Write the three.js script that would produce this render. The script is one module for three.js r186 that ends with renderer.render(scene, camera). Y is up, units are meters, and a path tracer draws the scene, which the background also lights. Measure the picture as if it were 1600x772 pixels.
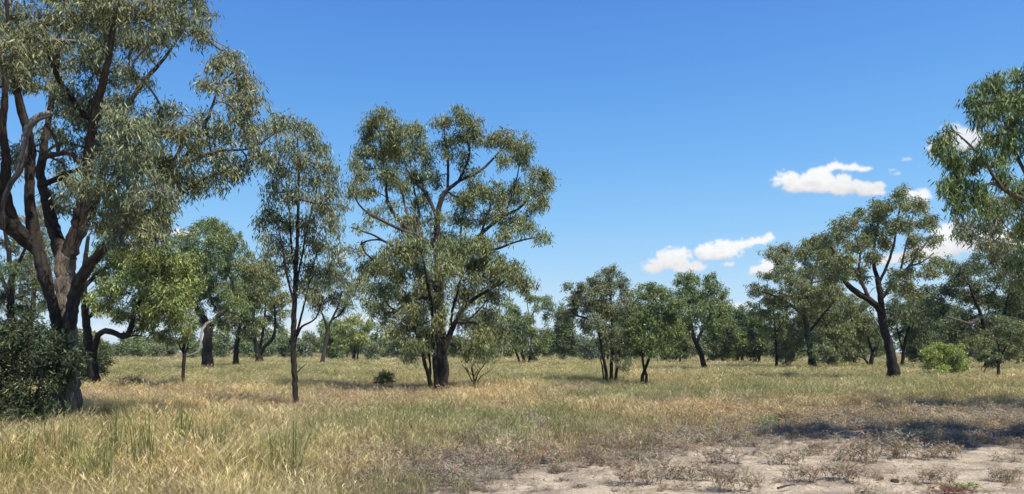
import * as THREE from 'three';

// ---------------------------------------------------------------- camera, sky, sun, exposure
const F = 1290, CX = 800, HZ = 549, EYE = 1.8, LOW = 0.25;              // focal length and horizon in photograph pixels (1600 x 772), eye height in metres; grass hides the lowest LOW metres
const scene = new THREE.Scene();
const camera = new THREE.PerspectiveCamera(2 * Math.atan(386 / F) * 180 / Math.PI, 1600 / 772, 0.1, 4000);
camera.position.set(0, EYE, 0);
camera.lookAt(0, EYE, -10);
camera.setViewOffset(1600, 772, 0, 386 - HZ, 1600, 772);    // a level camera with the lens shifted up
const renderer = new THREE.WebGLRenderer({ antialias: true });
renderer.toneMapping = THREE.LinearToneMapping;
renderer.toneMappingExposure = 1.2;
renderer.shadowMap.enabled = true;

const SUN_DIR = new THREE.Vector3(0.55, 1.2, 0.5).normalize();
const sun = new THREE.DirectionalLight(new THREE.Color(1.0, 0.95, 0.85), 4.9);
sun.name = 'sun';
sun.position.copy(SUN_DIR).multiplyScalar(200);
sun.target.position.set(0, 0, -40);
sun.position.add(sun.target.position);
sun.castShadow = true;
Object.assign(sun.shadow.camera, { left: -90, right: 90, top: 90, bottom: -90, near: 1, far: 500 });
sun.shadow.mapSize.set(4096, 4096);
scene.add(sun, sun.target);

function rng(seed) {
  let a = (seed * 2654435761) >>> 0;
  return () => { a = (a + 0x6d2b79f5) | 0; let t = Math.imul(a ^ (a >>> 15), 1 | a); t = (t + Math.imul(t ^ (t >>> 7), 61 | t)) ^ t; return ((t ^ (t >>> 14)) >>> 0) / 4294967296; };
}
const hash2 = (x, y) => { let h = Math.imul(x | 0, 374761393) + Math.imul(y | 0, 668265263); h = Math.imul(h ^ (h >>> 13), 1274126177); return ((h ^ (h >>> 16)) >>> 0) / 4294967296; };
function vnoise(x, y) {
  const ix = Math.floor(x), iy = Math.floor(y), fx = x - ix, fy = y - iy, u = fx * fx * (3 - 2 * fx), v = fy * fy * (3 - 2 * fy);
  const a = hash2(ix, iy), b = hash2(ix + 1, iy), c = hash2(ix, iy + 1), d = hash2(ix + 1, iy + 1);
  return a + (b - a) * u + (c - a) * v + (a - b - c + d) * u * v;
}
function fbm(x, y, n = 4) { let s = 0, a = 0.5, t = 0; for (let i = 0; i < n; i++) { s += a * vnoise(x, y); t += a; x = x * 2.03 + 17.1; y = y * 2.03 + 9.7; a *= 0.5; } return s / t; }
const clamp = THREE.MathUtils.clamp, lerp = THREE.MathUtils.lerp, smooth = THREE.MathUtils.smoothstep;
const toLin = (c) => { c /= 255; return c <= 0.04045 ? c / 12.92 : Math.pow((c + 0.055) / 1.055, 2.4); };
const srgb = (r, g, b) => [toLin(r), toLin(g), toLin(b)];

// sky: clear air that pales towards the horizon, and a few fair-weather cumulus clouds, in directions (azimuth, elevation) in degrees
{
  const W = 4096, H = 2048, EXP = renderer.toneMappingExposure, data = new Float32Array(W * H * 4), deg = 180 / Math.PI;
  const stops = [[0, srgb(216, 234, 246)], [3, srgb(200, 229, 249)], [6, srgb(168, 214, 251)], [9, srgb(143, 200, 249)], [13, srgb(118, 180, 243)], [18, srgb(98, 160, 233)], [24, srgb(84, 140, 222)], [40, srgb(62, 112, 200)], [90, srgb(44, 84, 168)]];
  const air = (el) => { let i = 0; while (i < stops.length - 2 && el > stops[i + 1][0]) i++; const [a, p] = stops[i], [b, q] = stops[i + 1], t = clamp((el - a) / (b - a), 0, 1); return p.map((v, k) => lerp(v, q[k], t)); };
  const az = (px) => Math.atan((px - CX) / F) * deg, elv = (px, py) => Math.atan((HZ - py) / Math.hypot(F, px - CX)) * deg;
  const clouds = [];
  const cloud = (puffs, flat = 1, soft = 1) => {   // puffs in photograph pixels, turned into directions
    const ps = puffs.map(([x, y, rx, ry]) => ({ a: az(x), e: elv(x, y), ra: rx / F * deg, re: ry / F * deg }));
    clouds.push({ ps, a0: Math.min(...ps.map((p) => p.a - 2 * p.ra)), a1: Math.max(...ps.map((p) => p.a + 2 * p.ra)), e0: Math.min(...ps.map((p) => p.e - 2 * p.re)), e1: Math.max(...ps.map((p) => p.e + 2 * p.re)), flat, soft });
  };
  cloud([[1228, 284, 18, 17], [1250, 287, 24, 17], [1275, 287, 26, 17], [1300, 292, 28, 15], [1330, 297, 28, 11], [1358, 298, 20, 9], [1272, 274, 14, 11], [1290, 266, 15, 9], [1310, 260, 18, 9], [1335, 262, 15, 6], [1352, 265, 9, 4], [1372, 292, 8, 8], [1322, 280, 12, 9], [1345, 290, 18, 8], [1285, 276, 14, 10], [1372, 302, 9, 5]]);
  cloud([[1020, 418, 17, 12], [1040, 405, 22, 17], [1062, 400, 20, 16], [1068, 418, 34, 12], [1090, 420, 18, 9], [1100, 394, 16, 15], [1124, 387, 24, 16], [1142, 392, 22, 14], [1128, 402, 24, 8], [1165, 381, 20, 9], [1186, 377, 14, 7], [1203, 372, 8, 7], [1137, 414, 9, 4]]);
  cloud([[1185, 424, 18, 8], [1204, 416, 20, 13], [1230, 420, 24, 12]]);
  cloud([[1380, 408, 26, 9], [1420, 404, 32, 12], [1458, 392, 34, 17], [1490, 384, 34, 19], [1478, 362, 22, 14], [1520, 376, 30, 18], [1556, 372, 28, 18], [1590, 380, 28, 14]]);
  cloud([[1425, 303, 14, 8], [1438, 310, 14, 11], [1443, 326, 9, 9]]);
  cloud([[1462, 232, 14, 10], [1490, 212, 20, 16], [1505, 222, 24, 16], [1455, 243, 7, 3], [1530, 220, 20, 14]], 1, 0.85);
  cloud([[1400, 272, 10, 3], [1393, 266, 5, 2]], 1, 0.5);
  cloud([[1416, 249, 8, 3]], 1, 0.45);
  cloud([[284, 366, 14, 8], [302, 360, 9, 6]]);
  cloud([[535, 401, 10, 9], [532, 410, 8, 6]], 1, 0.5);
  cloud([[440, 520, 40, 12], [480, 508, 30, 12], [560, 500, 40, 10], [600, 520, 40, 9]], 1, 0.55);
  cloud([[900, 530, 24, 9], [1140, 478, 30, 6], [1160, 482, 24, 4]], 1, 0.7);
  cloud([[160, 520, 50, 14], [230, 512, 40, 10]], 1, 0.4);
  const r = rng(77);
  for (let i = 0; i < 46; i++) {   // the same weather all round: small scattered cumulus beyond the frame
    const a = 40 + r() * 280, e = 3 + Math.pow(r(), 1.6) * 24, s = 0.7 + r() * 1.1, ps = [];
    const n = 4 + Math.floor(r() * 7);
    for (let k = 0; k < n; k++) { const u = (r() - 0.5) * 6 * s; ps.push({ a: a + u, e: e + (1 - Math.abs(u) / (3.4 * s)) * r() * 1.1 * s, ra: (0.6 + r() * 0.7) * s, re: (0.4 + r() * 0.4) * s }); }
    for (const p of ps) if (p.a > 180) p.a -= 360;
    if (ps.some((p) => Math.abs(p.a) > 172)) continue;
    clouds.push({ ps, a0: Math.min(...ps.map((p) => p.a - 2 * p.ra)), a1: Math.max(...ps.map((p) => p.a + 2 * p.ra)), e0: Math.min(...ps.map((p) => p.e - 2 * p.re)), e1: Math.max(...ps.map((p) => p.e + 2 * p.re)), flat: 1, soft: 1 });
  }
  const field = (c, A, E) => {
    const wx = (fbm(A * 1.6 + 31, E * 2.2 + 5, 4) - 0.5) * 1.3, wy = (fbm(A * 1.6 - 11, E * 2.2 + 43, 4) - 0.5) * 0.9;
    let d = 0;
    for (const p of c.ps) {
      const x = (A + wx * 0.55 * Math.min(1, p.ra * 2) - p.a) / p.ra; let y = (E + wy * 0.5 * Math.min(1, p.re * 2.5) - p.e) / p.re;
      if (y < 0) y *= 1.35;
      const q = 1 - (x * x + y * y) * 0.55;
      if (q > 0) d += q * q * 1.2;
    }
    return d;
  };
  for (let j = 0; j < H; j++) {
    const E = ((j + 0.5) / H - 0.5) * 180, base = air(Math.max(E, 0));
    for (let i = 0; i < W; i++) {
      const phi = ((i + 0.5) / W - 0.5) * 360;     // atan2(z, x); straight ahead (-z) is -90
      let A = phi + 90; if (A > 180) A -= 360;     // azimuth, right of straight ahead is positive
      const tint = smooth(Math.abs(A + 10), 0, 70), k = E > 0 ? lerp(0, 1, clamp(E / 20, 0, 1)) : 0;
      let R = base[0] * (1 + 0.22 * tint * k * (A > -10 ? 1 : 0.35)), G = base[1] * (1 + 0.13 * tint * k * (A > -10 ? 1 : -0.2)), B = base[2] * (1 + 0.07 * tint * k * (A > -10 ? 1 : 0.1));
      if (E > 0.2 && E < 60) for (const c of clouds) {
        if (A < c.a0 || A > c.a1 || E < c.e0 || E > c.e1) continue;
        const d = field(c, A, E);
        if (d < 0.06) continue;
        const fine = fbm(A * 5 + 7, E * 6.5 + 3, 5), edge = 0.30 + (fine - 0.5) * 1.5 + (fbm(A * 15 + 3, E * 19, 3) - 0.5) * 0.5;
        let al = smooth(d, edge, edge + 0.75);
        al = (1 - Math.exp(-2.6 * al)) / (1 - Math.exp(-2.6)) * c.soft;
        al = Math.max(al, 0.4 * c.soft * smooth(d, edge - 0.22, edge + 0.5) * smooth(fine, 0.35, 0.7));
        if (al <= 0.002) continue;
        const dn = field(c, A + 0.22, E + 0.32);    // thicker towards the sun: this side is in its own shade
        const tall = clamp((E - c.e0 - (c.e1 - c.e0) * 0.24) / ((c.e1 - c.e0) * 0.45), 0, 1);
        const lit = clamp(lerp(0.87, 1.0, smooth(tall, 0, 1)) - Math.max(0, dn - d) * 0.12 + (fine - 0.5) * 0.2, 0.7, 1.0);
        const w = [0.97 * lit, 0.975 * lit + 0.006, 0.985 * lit + 0.015];
        R = lerp(R, w[0], al); G = lerp(G, w[1], al); B = lerp(B, w[2], al);
      }
      const o = (j * W + i) * 4;
      data[o] = R / EXP; data[o + 1] = G / EXP; data[o + 2] = B / EXP; data[o + 3] = 1;
    }
  }
  const sky = new THREE.DataTexture(data, W, H, THREE.RGBAFormat, THREE.FloatType);
  sky.mapping = THREE.EquirectangularReflectionMapping;
  sky.magFilter = THREE.LinearFilter; sky.minFilter = THREE.LinearFilter; sky.needsUpdate = true;
  scene.background = sky;
  scene.environment = sky;
}

// ---------------------------------------------------------------- helpers
const groundZ = (py) => F * (EYE - LOW) / (py - HZ);                 // distance of a thing whose foot in the grass is seen at that height
const bareZ = (py) => F * EYE / (py - HZ);                           // the same on bare ground
const at = (px, py, d) => new THREE.Vector3((px - CX) / F * d, EYE - (py - HZ) / F * d, -d);
const used = new Map();
function numbered(name) { const n = used.get(name) ?? 0; used.set(name, n + 1); return n ? name + '_' + String(n).padStart(3, '0') : name; }
function tag(o, label, category, group, kind) { Object.assign(o.userData, { label, category }); if (group) o.userData.group = group; if (kind) o.userData.kind = kind; return o; }
function shadows(m) { m.castShadow = true; m.receiveShadow = true; return m; }

// growing lists of triangles with a colour per corner
class Tris {
  constructor() { this.p = []; this.c = []; this.n = null; this.i = []; this.uv = null; }
  build(name, material, parent) {
    const g = new THREE.BufferGeometry();
    g.setAttribute('position', new THREE.Float32BufferAttribute(this.p, 3));
    if (this.c.length) g.setAttribute('color', new THREE.Float32BufferAttribute(this.c, 3));
    if (this.n) g.setAttribute('normal', new THREE.Float32BufferAttribute(this.n, 3));
    if (this.uv) g.setAttribute('uv', new THREE.Float32BufferAttribute(this.uv, 2));
    g.setIndex(this.i);
    const m = shadows(new THREE.Mesh(g, material));
    m.name = name;
    if (parent) parent.add(m);
    return m;
  }
  geometry() {
    const g = new THREE.BufferGeometry();
    g.setAttribute('position', new THREE.Float32BufferAttribute(this.p, 3));
    if (this.c.length) g.setAttribute('color', new THREE.Float32BufferAttribute(this.c, 3));
    g.setIndex(this.i);
    return g;
  }
}

// ---------------------------------------------------------------- materials
function tex(W, H, fn, color, rx = 1, ry = 1) {
  const d = new Uint8Array(W * H * 4);
  for (let y = 0; y < H; y++) for (let x = 0; x < W; x++) { const v = fn(x / W, y / H), o = (y * W + x) * 4; for (let k = 0; k < 3; k++) d[o + k] = clamp(Math.round((Array.isArray(v) ? v[k] : v) * 255), 0, 255); d[o + 3] = 255; }
  const t = new THREE.DataTexture(d, W, H, THREE.RGBAFormat);
  t.magFilter = THREE.LinearFilter; t.wrapS = t.wrapT = THREE.RepeatWrapping; t.repeat.set(rx, ry);
  if (color) t.colorSpace = THREE.SRGBColorSpace;
  t.needsUpdate = true;
  return t;
}
function tnoise(x, y, nx, ny, s) {      // value noise that repeats over the unit square
  const X = x * nx, Y = y * ny, ix = Math.floor(X), iy = Math.floor(Y), fx = X - ix, fy = Y - iy, u = fx * fx * (3 - 2 * fx), v = fy * fy * (3 - 2 * fy);
  const h = (a, b) => hash2(((a % nx) + nx) % nx + s * 131, ((b % ny) + ny) % ny + s * 57);
  const a = h(ix, iy), b = h(ix + 1, iy), c = h(ix, iy + 1), d = h(ix + 1, iy + 1);
  return a + (b - a) * u + (c - a) * v + (a - b - c + d) * u * v;
}
const furrow = (x, y) => {
  const w = x + 0.05 * (tnoise(x, y, 6, 5, 1) - 0.5);
  const r = 1 - Math.abs(2 * tnoise(w, y, 9, 4, 2) - 1), q = tnoise(x, y, 26, 16, 3), l = tnoise(x, y, 80, 60, 4);
  return clamp(0.25 + 0.75 * Math.pow(1 - r * 0.9, 0.8) * (0.7 + 0.3 * q) + 0.15 * (l - 0.5), 0, 1);
};
const barkMap = tex(256, 512, (x, y) => { const f = furrow(x, y), t = tnoise(x, y, 5, 4, 9); return [0.34 + 0.66 * f + 0.1 * (t - 0.5), 0.32 + 0.66 * f + 0.08 * (t - 0.5), 0.31 + 0.64 * f]; }, true);
const barkBump = tex(256, 512, (x, y) => furrow(x, y));
const M = {
  bark: new THREE.MeshStandardMaterial({ name: 'bark', map: barkMap, bumpMap: barkBump, bumpScale: 0.05, vertexColors: true, roughness: 0.95 }),
  twig: new THREE.MeshStandardMaterial({ name: 'twig bark', vertexColors: true, roughness: 0.9 }),
  leaf: new THREE.MeshPhysicalMaterial({ name: 'gum leaf', vertexColors: true, roughness: 0.85, transmission: 0.26, thickness: 0, specularIntensity: 0.5, clearcoat: 0.12, clearcoatRoughness: 0.35, side: THREE.DoubleSide }),
  grass: new THREE.MeshPhysicalMaterial({ name: 'grass blade', vertexColors: true, roughness: 0.95, transmission: 0.22, thickness: 0, specularIntensity: 0.25, side: THREE.DoubleSide }),
};

// ---------------------------------------------------------------- wood: tapering tubes
function tube(T, pts, rad, col, sides, seed, lump = 0.12) {   // pts: Vector3[], rad: number[], col: [r,g,b][]
  const n = pts.length, base = T.p.length / 3, tan = new THREE.Vector3(), u = new THREE.Vector3(), v = new THREE.Vector3(), q = new THREE.Vector3();
  let run = 0;
  for (let i = 0; i < n; i++) {
    tan.copy(pts[Math.min(i + 1, n - 1)]).sub(pts[Math.max(i - 1, 0)]).normalize();
    if (i === 0) { u.set(Math.abs(tan.x) > 0.9 ? 0 : 1, 0, Math.abs(tan.x) > 0.9 ? 1 : 0); u.addScaledVector(tan, -u.dot(tan)).normalize(); }
    else { u.addScaledVector(tan, -u.dot(tan)).normalize(); run += pts[i].distanceTo(pts[i - 1]); }
    v.crossVectors(tan, u);
    for (let s = 0; s <= sides; s++) {
      const a = (s % sides) / sides * Math.PI * 2, ca = Math.cos(a), sa = Math.sin(a);
      const bump = 1 + lump * 2 * (vnoise(seed * 7.3 + ca * 1.3 + 20 + sa * 0.7, seed * 3.1 + run * 1.6 / Math.max(0.25, rad[0] * 4) + sa * 1.3 + 20) - 0.5);
      q.set(0, 0, 0).addScaledVector(u, ca).addScaledVector(v, sa);
      T.n.push(q.x, q.y, q.z);
      T.p.push(pts[i].x + q.x * rad[i] * bump, pts[i].y + q.y * rad[i] * bump, pts[i].z + q.z * rad[i] * bump);
      const mott = lump ? 0.62 + 0.5 * vnoise(seed * 3.7 + ca * 2.1 + 40, seed + run * 2.2 / Math.max(0.12, rad[0] * 2) + sa * 2.1 + 40) + 0.3 * vnoise(seed + ca * 5 + 60, run * 7 + sa * 5 + 60) : 1;
      T.c.push(col[i][0] * mott, col[i][1] * mott, col[i][2] * mott);
      T.uv.push(s / sides * Math.max(1, Math.round(rad[0] * 6.28 / 0.6)), run / 1.2);
    }
  }
  for (let i = 0; i < n - 1; i++) for (let s = 0; s < sides; s++) { const a = base + i * (sides + 1) + s, b = a + sides + 1; T.i.push(a, a + 1, b, a + 1, b + 1, b); }
  const tip = T.p.length / 3, e = pts[n - 1];                     // a blunt end
  T.p.push(e.x + tan.x * rad[n - 1] * 0.6, e.y + tan.y * rad[n - 1] * 0.6, e.z + tan.z * rad[n - 1] * 0.6); T.n.push(tan.x, tan.y, tan.z); T.c.push(...col[n - 1]); T.uv.push(0, run / 1.2);
  for (let s = 0; s < sides; s++) { const a = base + (n - 1) * (sides + 1) + s; T.i.push(a, a + 1, tip); }
}
const wood = () => { const T = new Tris(); T.n = []; T.uv = []; return T; };
function catmull(list, step) {        // list of {p, r, c}; smooth run through them about `step` metres apart
  if (list.length === 2) list = [list[0], { p: list[0].p.clone().lerp(list[1].p, 0.5), r: (list[0].r + list[1].r) / 2, c: list[0].c.map((x, k) => (x + list[1].c[k]) / 2) }, list[1]];
  const curve = new THREE.CatmullRomCurve3(list.map((k) => k.p), false, 'centripetal');
  const out = [], m = list.length - 1;
  for (let i = 0; i < m; i++) {
    const k = Math.max(2, Math.ceil(list[i].p.distanceTo(list[i + 1].p) / step));
    for (let j = 0; j < k; j++) { const t = j / k; out.push({ p: curve.getPoint((i + t) / m), r: lerp(list[i].r, list[i + 1].r, t), c: list[i].c.map((x, q) => lerp(x, list[i + 1].c[q], t)) }); }
  }
  out.push({ p: list[m].p.clone(), r: list[m].r, c: list[m].c });
  return out;
}

const BARK = { dark: [0.085, 0.068, 0.053], grey: [0.19, 0.16, 0.128], brown: [0.11, 0.075, 0.055], tan: [0.27, 0.20, 0.14], pale: [0.36, 0.31, 0.26], white: [0.60, 0.55, 0.48], ashen: [0.32, 0.265, 0.21], black: [0.052, 0.043, 0.035] };
const LEAF = {
  gum: [[0.100, 0.118, 0.070], [0.078, 0.098, 0.055], [0.135, 0.145, 0.085], [0.120, 0.115, 0.060]],
  bluegum: [[0.095, 0.118, 0.082], [0.070, 0.095, 0.066], [0.135, 0.150, 0.105], [0.105, 0.105, 0.060]],
  olive: [[0.105, 0.124, 0.057], [0.082, 0.102, 0.046], [0.140, 0.152, 0.078], [0.115, 0.118, 0.062]],
  yellow: [[0.122, 0.150, 0.052], [0.092, 0.120, 0.045], [0.168, 0.188, 0.064], [0.112, 0.136, 0.066]],
  green: [[0.085, 0.118, 0.045], [0.065, 0.095, 0.038], [0.115, 0.145, 0.060], [0.095, 0.110, 0.050]],
  bright: [[0.165, 0.205, 0.065], [0.130, 0.172, 0.055], [0.205, 0.240, 0.085], [0.160, 0.190, 0.070]],
  dark: [[0.070, 0.092, 0.040], [0.054, 0.073, 0.033], [0.094, 0.114, 0.052], [0.078, 0.088, 0.040]],
  bush: [[0.030, 0.043, 0.020], [0.022, 0.033, 0.015], [0.046, 0.062, 0.028], [0.075, 0.090, 0.044]],
  grey: [[0.135, 0.130, 0.095], [0.100, 0.102, 0.070], [0.170, 0.160, 0.120], [0.130, 0.110, 0.075]],
};

// leaves round one twig end: narrow folded blades that hang (droop 1) or stand every way (droop 0)
function leafSpray(T, rand, x, y, z, n, spread, L, w, droop, cols, tint) {
  for (let k = 0; k < n; k++) {
    const g = () => (rand() + rand() + rand() - 1.5) * 1.15;
    const px = x + g() * spread, py = y + g() * spread * 0.8 - droop * spread * 1.5 * rand() * rand(), pz = z + g() * spread;
    let dx = (rand() - 0.5) * 2, dy = lerp((rand() - 0.5) * 2, -1.2 - rand() * 0.8, droop * (0.55 + 0.45 * rand())), dz = (rand() - 0.5) * 2;
    let l = Math.hypot(dx, dy, dz) || 1; dx /= l; dy /= l; dz /= l;
    let sx = rand() - 0.5, sy = (rand() - 0.5) * 0.6, sz = rand() - 0.5, dot = sx * dx + sy * dy + sz * dz;
    sx -= dot * dx; sy -= dot * dy; sz -= dot * dz; l = Math.hypot(sx, sy, sz) || 1; sx /= l; sy /= l; sz /= l;
    const nx = dy * sz - dz * sy, ny = dz * sx - dx * sz, nz = dx * sy - dy * sx;
    const len = L * (0.65 + 0.7 * rand()), hw = w * (0.35 + 0.3 * rand()), m = 0.42, f = hw * 0.35, b = T.p.length / 3;
    T.p.push(px, py, pz, px + dx * len * m + sx * hw + nx * f, py + dy * len * m + sy * hw + ny * f, pz + dz * len * m + sz * hw + nz * f,
      px + dx * len * m - sx * hw + nx * f, py + dy * len * m - sy * hw + ny * f, pz + dz * len * m - sz * hw + nz * f, px + dx * len - nx * f, py + dy * len - ny * f, pz + dz * len - nz * f);
    T.i.push(b, b + 1, b + 3, b, b + 3, b + 2);
    const c = cols[rand() < 0.45 ? 0 : rand() < 0.5 ? 1 : rand() < 0.75 ? 2 : 3], pale = rand() < 0.13 ? 1.75 : 1, v = 2.3 * pale * (0.45 + 0.9 * rand());
    for (let q = 0; q < 4; q++) T.c.push(c[0] * v * tint[0] * 1.08, c[1] * v * tint[1] * 1.03, c[2] * v * tint[2] * (pale > 1 ? 1.02 : 0.86));
  }
}

/* A tree grown from its trunk and limbs into its leaf clumps. Limbs and clumps are given where the photograph shows them, in its pixels, at the tree's own distance;
   dz moves a point away from (+) or towards (-) the camera in metres. Everything is turned into metres about the tree's base. */
function growTree(name, label, o) {
  const rand = rng(o.seed), d0 = o.z ?? groundZ(o.base[1]), px = d0 / F;                 // metres per photograph pixel there
  const root = new THREE.Group(); root.name = numbered(name);
  const origin = at(o.base[0], o.base[1], d0); origin.y = 0;
  root.position.copy(origin);
  const P = (x, y, dz = 0) => at(x, y, d0 + dz).sub(origin);
  const D = o.D ?? 2, seeds = [];
  const barkC = BARK[o.bark ?? 'dark'], lf = Object.assign({ L: Math.max(0.16, px * 4.6), w: Math.max(0.034, px * 1.15), cov: 1.15, droop: 0.75, cols: 'gum', per: 16, spread: 0 }, o.leaf);
  if (!lf.spread) lf.spread = Math.max(0.16, lf.L * 1.0);
  lf.per = Math.round(lf.per * 1.5);
  // limbs: l.p = [x, y, width, dz?]...; l.n its part name; l.c its bark from..to
  o.limbs.forEach((l, li) => {
    const c0 = BARK[l.c?.[0]] ?? barkC, c1 = BARK[l.c?.[1] ?? l.c?.[0]] ?? barkC, end = l.d ?? (li ? (rand() * 2 - 1) * D * 0.6 : 0), m = l.p.length - 1, s = l.s ?? 0;
    const list = l.p.map((q, i) => ({ p: P(q[0], q[1], q[3] ?? lerp(s, end, i / m)), r: q[2] * px / 2, c: c0.map((v, k) => lerp(v, c1[k], i / m)) }));
    const isTrunk = (l.n ?? 'limb') === 'trunk' || (l.n ?? '') === 'stem';
    if (isTrunk && l.p[0][1] >= o.base[1] - 12) { list[0].p.y = -0.15; }
    const run = catmull(list, Math.max(0.12, px * 7));
    run.forEach((k, i) => {
      if (isTrunk) k.r *= 1 + 0.45 * Math.exp(-Math.max(0, k.p.y) / (list[0].r * 1.6));
      if (i && i < run.length - 1) { const w = k.r * 0.25 + px * 0.25; k.p.x += (rand() - 0.5) * w; k.p.z += (rand() - 0.5) * w; k.p.y += (rand() - 0.5) * w * 0.5; }
    });
    const T = wood(), big = list[0].r / px > 6;
    tube(T, run.map((k) => k.p), run.map((k) => k.r), run.map((k) => k.c), big ? 14 : d0 > 60 ? 6 : 8, o.seed + li, big ? 0.18 : 0.07);
    const mesh = T.build(l.n ?? 'limb', M.bark, root);
    if (l.label) mesh.userData.label = l.label;
    if (!l.dead) run.forEach((k, i) => { if (k.p.y > (o.low ?? 0.25) * 1) seeds.push({ x: k.p.x, y: k.p.y, z: k.p.z, r: k.r, d: run[Math.min(i + 1, run.length - 1)].p.clone().sub(run[Math.max(0, i - 1)].p).normalize(), c: k.c }); });
  });
  // branches: nodes {x,y,z,parent,count}
  const nodes = [], leafT = new Tris(), cols = LEAF[lf.cols], cl = o.clumps.slice();
  if (o.ragged !== 0) for (const c of o.clumps) for (let k = 0; k < 2; k++) { const a = rand() * 6.283, s = 0.42 + 0.3 * rand(), rr = 0.85 + 0.4 * rand(); cl.push([c[0] + Math.cos(a) * c[2] * rr, c[1] + Math.sin(a) * c[3] * rr, c[2] * s, c[3] * s * 1.1, (c[4] ?? (rand() * 2 - 1) * D * 0.7) + (rand() - 0.5) * D * 0.35, (c[5] ?? 1) * 0.7]); }
  const x0 = Math.min(...cl.map((c) => c[0])), x1 = Math.max(...cl.map((c) => c[0])), cxm = (x0 + x1) / 2, hw = Math.max(10, (x1 - x0) / 2);
  const clumps = cl.map((c) => {
    const dz = c[4] ?? (rand() * 2 - 1) * D * Math.sqrt(Math.max(0.12, 1 - ((c[0] - cxm) / hw) ** 2));
    const p = P(c[0], c[1], dz);
    let best = 1e9; for (const s of seeds) best = Math.min(best, (s.x - p.x) ** 2 + (s.y - p.y) ** 2 + (s.z - p.z) ** 2);
    return { c, dz, p, best };
  }).sort((a, b) => a.best - b.best);
  const node = (x, y, z, parent, d) => { nodes.push({ x, y, z, parent, count: 0, d }); return nodes.length - 1; };
  const addPath = (fromP, fromD, parent, to, step, wob) => {   // a bowed run of nodes from a point on the wood to `to`
    const dist = fromP.distanceTo(to), k = Math.max(2, Math.ceil(dist / step)), ctl = fromP.clone().lerp(to, 0.25).addScaledVector(fromD, dist * 0.22); ctl.y += dist * 0.05;
    let prev = parent; const made = [];
    for (let i = 1; i <= k; i++) {
      const t = i / k, a = (1 - t) * (1 - t), b = 2 * t * (1 - t), c = t * t, w = i < k ? wob * dist : 0;
      const x = fromP.x * a + ctl.x * b + to.x * c + (rand() - 0.5) * w, y = fromP.y * a + ctl.y * b + to.y * c + (rand() - 0.5) * w, z = fromP.z * a + ctl.z * b + to.z * c + (rand() - 0.5) * w;
      prev = node(x, y, z, prev, null); made.push(prev);
    }
    return made;
  };
  const leafArea = lf.L * lf.w * 0.5 * 0.5;
  const V = (n) => new THREE.Vector3(n.x, n.y, n.z);
  for (const q of clumps) {
    const [cx, cy, rx, ry] = q.c, den = q.c[5] ?? 1, mx = rx * px, my = ry * px, mz = Math.sqrt(mx * my) * 0.95;
    // nearest wood, preferring what lies below and grows towards the clump
    let best = 1e9, bi = -1, bs = null;
    const score = (x, y, z, d, thick) => { const ex = q.p.x - x, ey = q.p.y - y, ez = q.p.z - z, l = Math.hypot(ex, ey, ez) + 1e-6; let s = l * (1 + (ey < 0 ? 0.5 * -ey / l : 0)); if (d) s *= 1.25 - 0.4 * (ex * d.x + ey * d.y + ez * d.z) / l; return s; };
    for (const s of seeds) { const v = score(s.x, s.y, s.z, s.d); if (v < best) { best = v; bs = s; bi = -1; } }
    for (let i = 0; i < nodes.length; i += 1) if (nodes[i].main) { const v = score(nodes[i].x, nodes[i].y, nodes[i].z, null) * 1.1; if (v < best) { best = v; bs = null; bi = i; } }
    let from, dir, parent;
    const target = q.p.clone(); target.y -= my * 0.25;
    if (bs) { from = V(bs); dir = bs.d; parent = node(bs.x, bs.y, bs.z, -1, null); nodes[parent].seedR = bs.r; nodes[parent].c = bs.c; }
    else { from = V(nodes[bi]); const pp = nodes[bi].parent; dir = pp >= 0 ? from.clone().sub(V(nodes[pp])).normalize() : new THREE.Vector3(0, 1, 0); parent = bi; }
    const path = addPath(from, dir, parent, target, Math.max(0.3, my * 0.6), 0.05);
    for (const i of path) nodes[i].main = true;
    // twigs of this clump
    const leaves = (o.ragged !== 0 ? 1.55 : 2.0) * lf.cov * den * Math.PI * mx * my / leafArea, twigs = Math.max(3, Math.round(leaves / lf.per));
    const tips = [];
    const stray = o.stray ?? 1.12;
    for (let k = 0; k < twigs; k++) {
      const ct = rand() * 2 - 1, ph = rand() * 6.283, st = Math.sqrt(1 - ct * ct), rr = Math.sqrt(rand()) * (stray - 0.16) + (rand() + rand() - 1) * 0.3;
      tips.push(new THREE.Vector3(q.p.x + mx * rr * st * Math.cos(ph), q.p.y + my * rr * ct, q.p.z + mz * rr * st * Math.sin(ph)));
    }
    const local = path.slice(Math.max(0, path.length - 4)).concat(path.length ? [] : [parent]);
    tips.sort((a, b) => a.distanceToSquared(target) - b.distanceToSquared(target));
    const tint0 = 0.86 + 0.28 * rand(), warm = 1 + (rand() - 0.5) * 0.16, tint = [tint0 * warm, tint0, tint0 * (2 - warm)];
    tips.forEach((t, ti) => {
      let b = 1e9, bn = local[0];
      for (const i of local) { const n = nodes[i], e = (n.x - t.x) ** 2 + (n.y - t.y) ** 2 + (n.z - t.z) ** 2; if (e < b) { b = e; bn = i; } }
      const dist = Math.sqrt(b), n = nodes[bn];
      const k = dist > 0.5 ? 2 : 1;
      let prev = bn;
      for (let i = 1; i <= k; i++) { const f = i / k; prev = node(lerp(n.x, t.x, f) + (i < k ? (rand() - 0.5) * 0.2 * dist : 0), lerp(n.y, t.y, f) + (i < k ? (0.15 + rand() * 0.1) * dist * 0.6 : 0), lerp(n.z, t.z, f) + (i < k ? (rand() - 0.5) * 0.2 * dist : 0), prev, null); if (local.length < 260) local.push(prev); }
      for (let j = prev; j >= 0; j = nodes[j].parent) nodes[j].count++;
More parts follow.
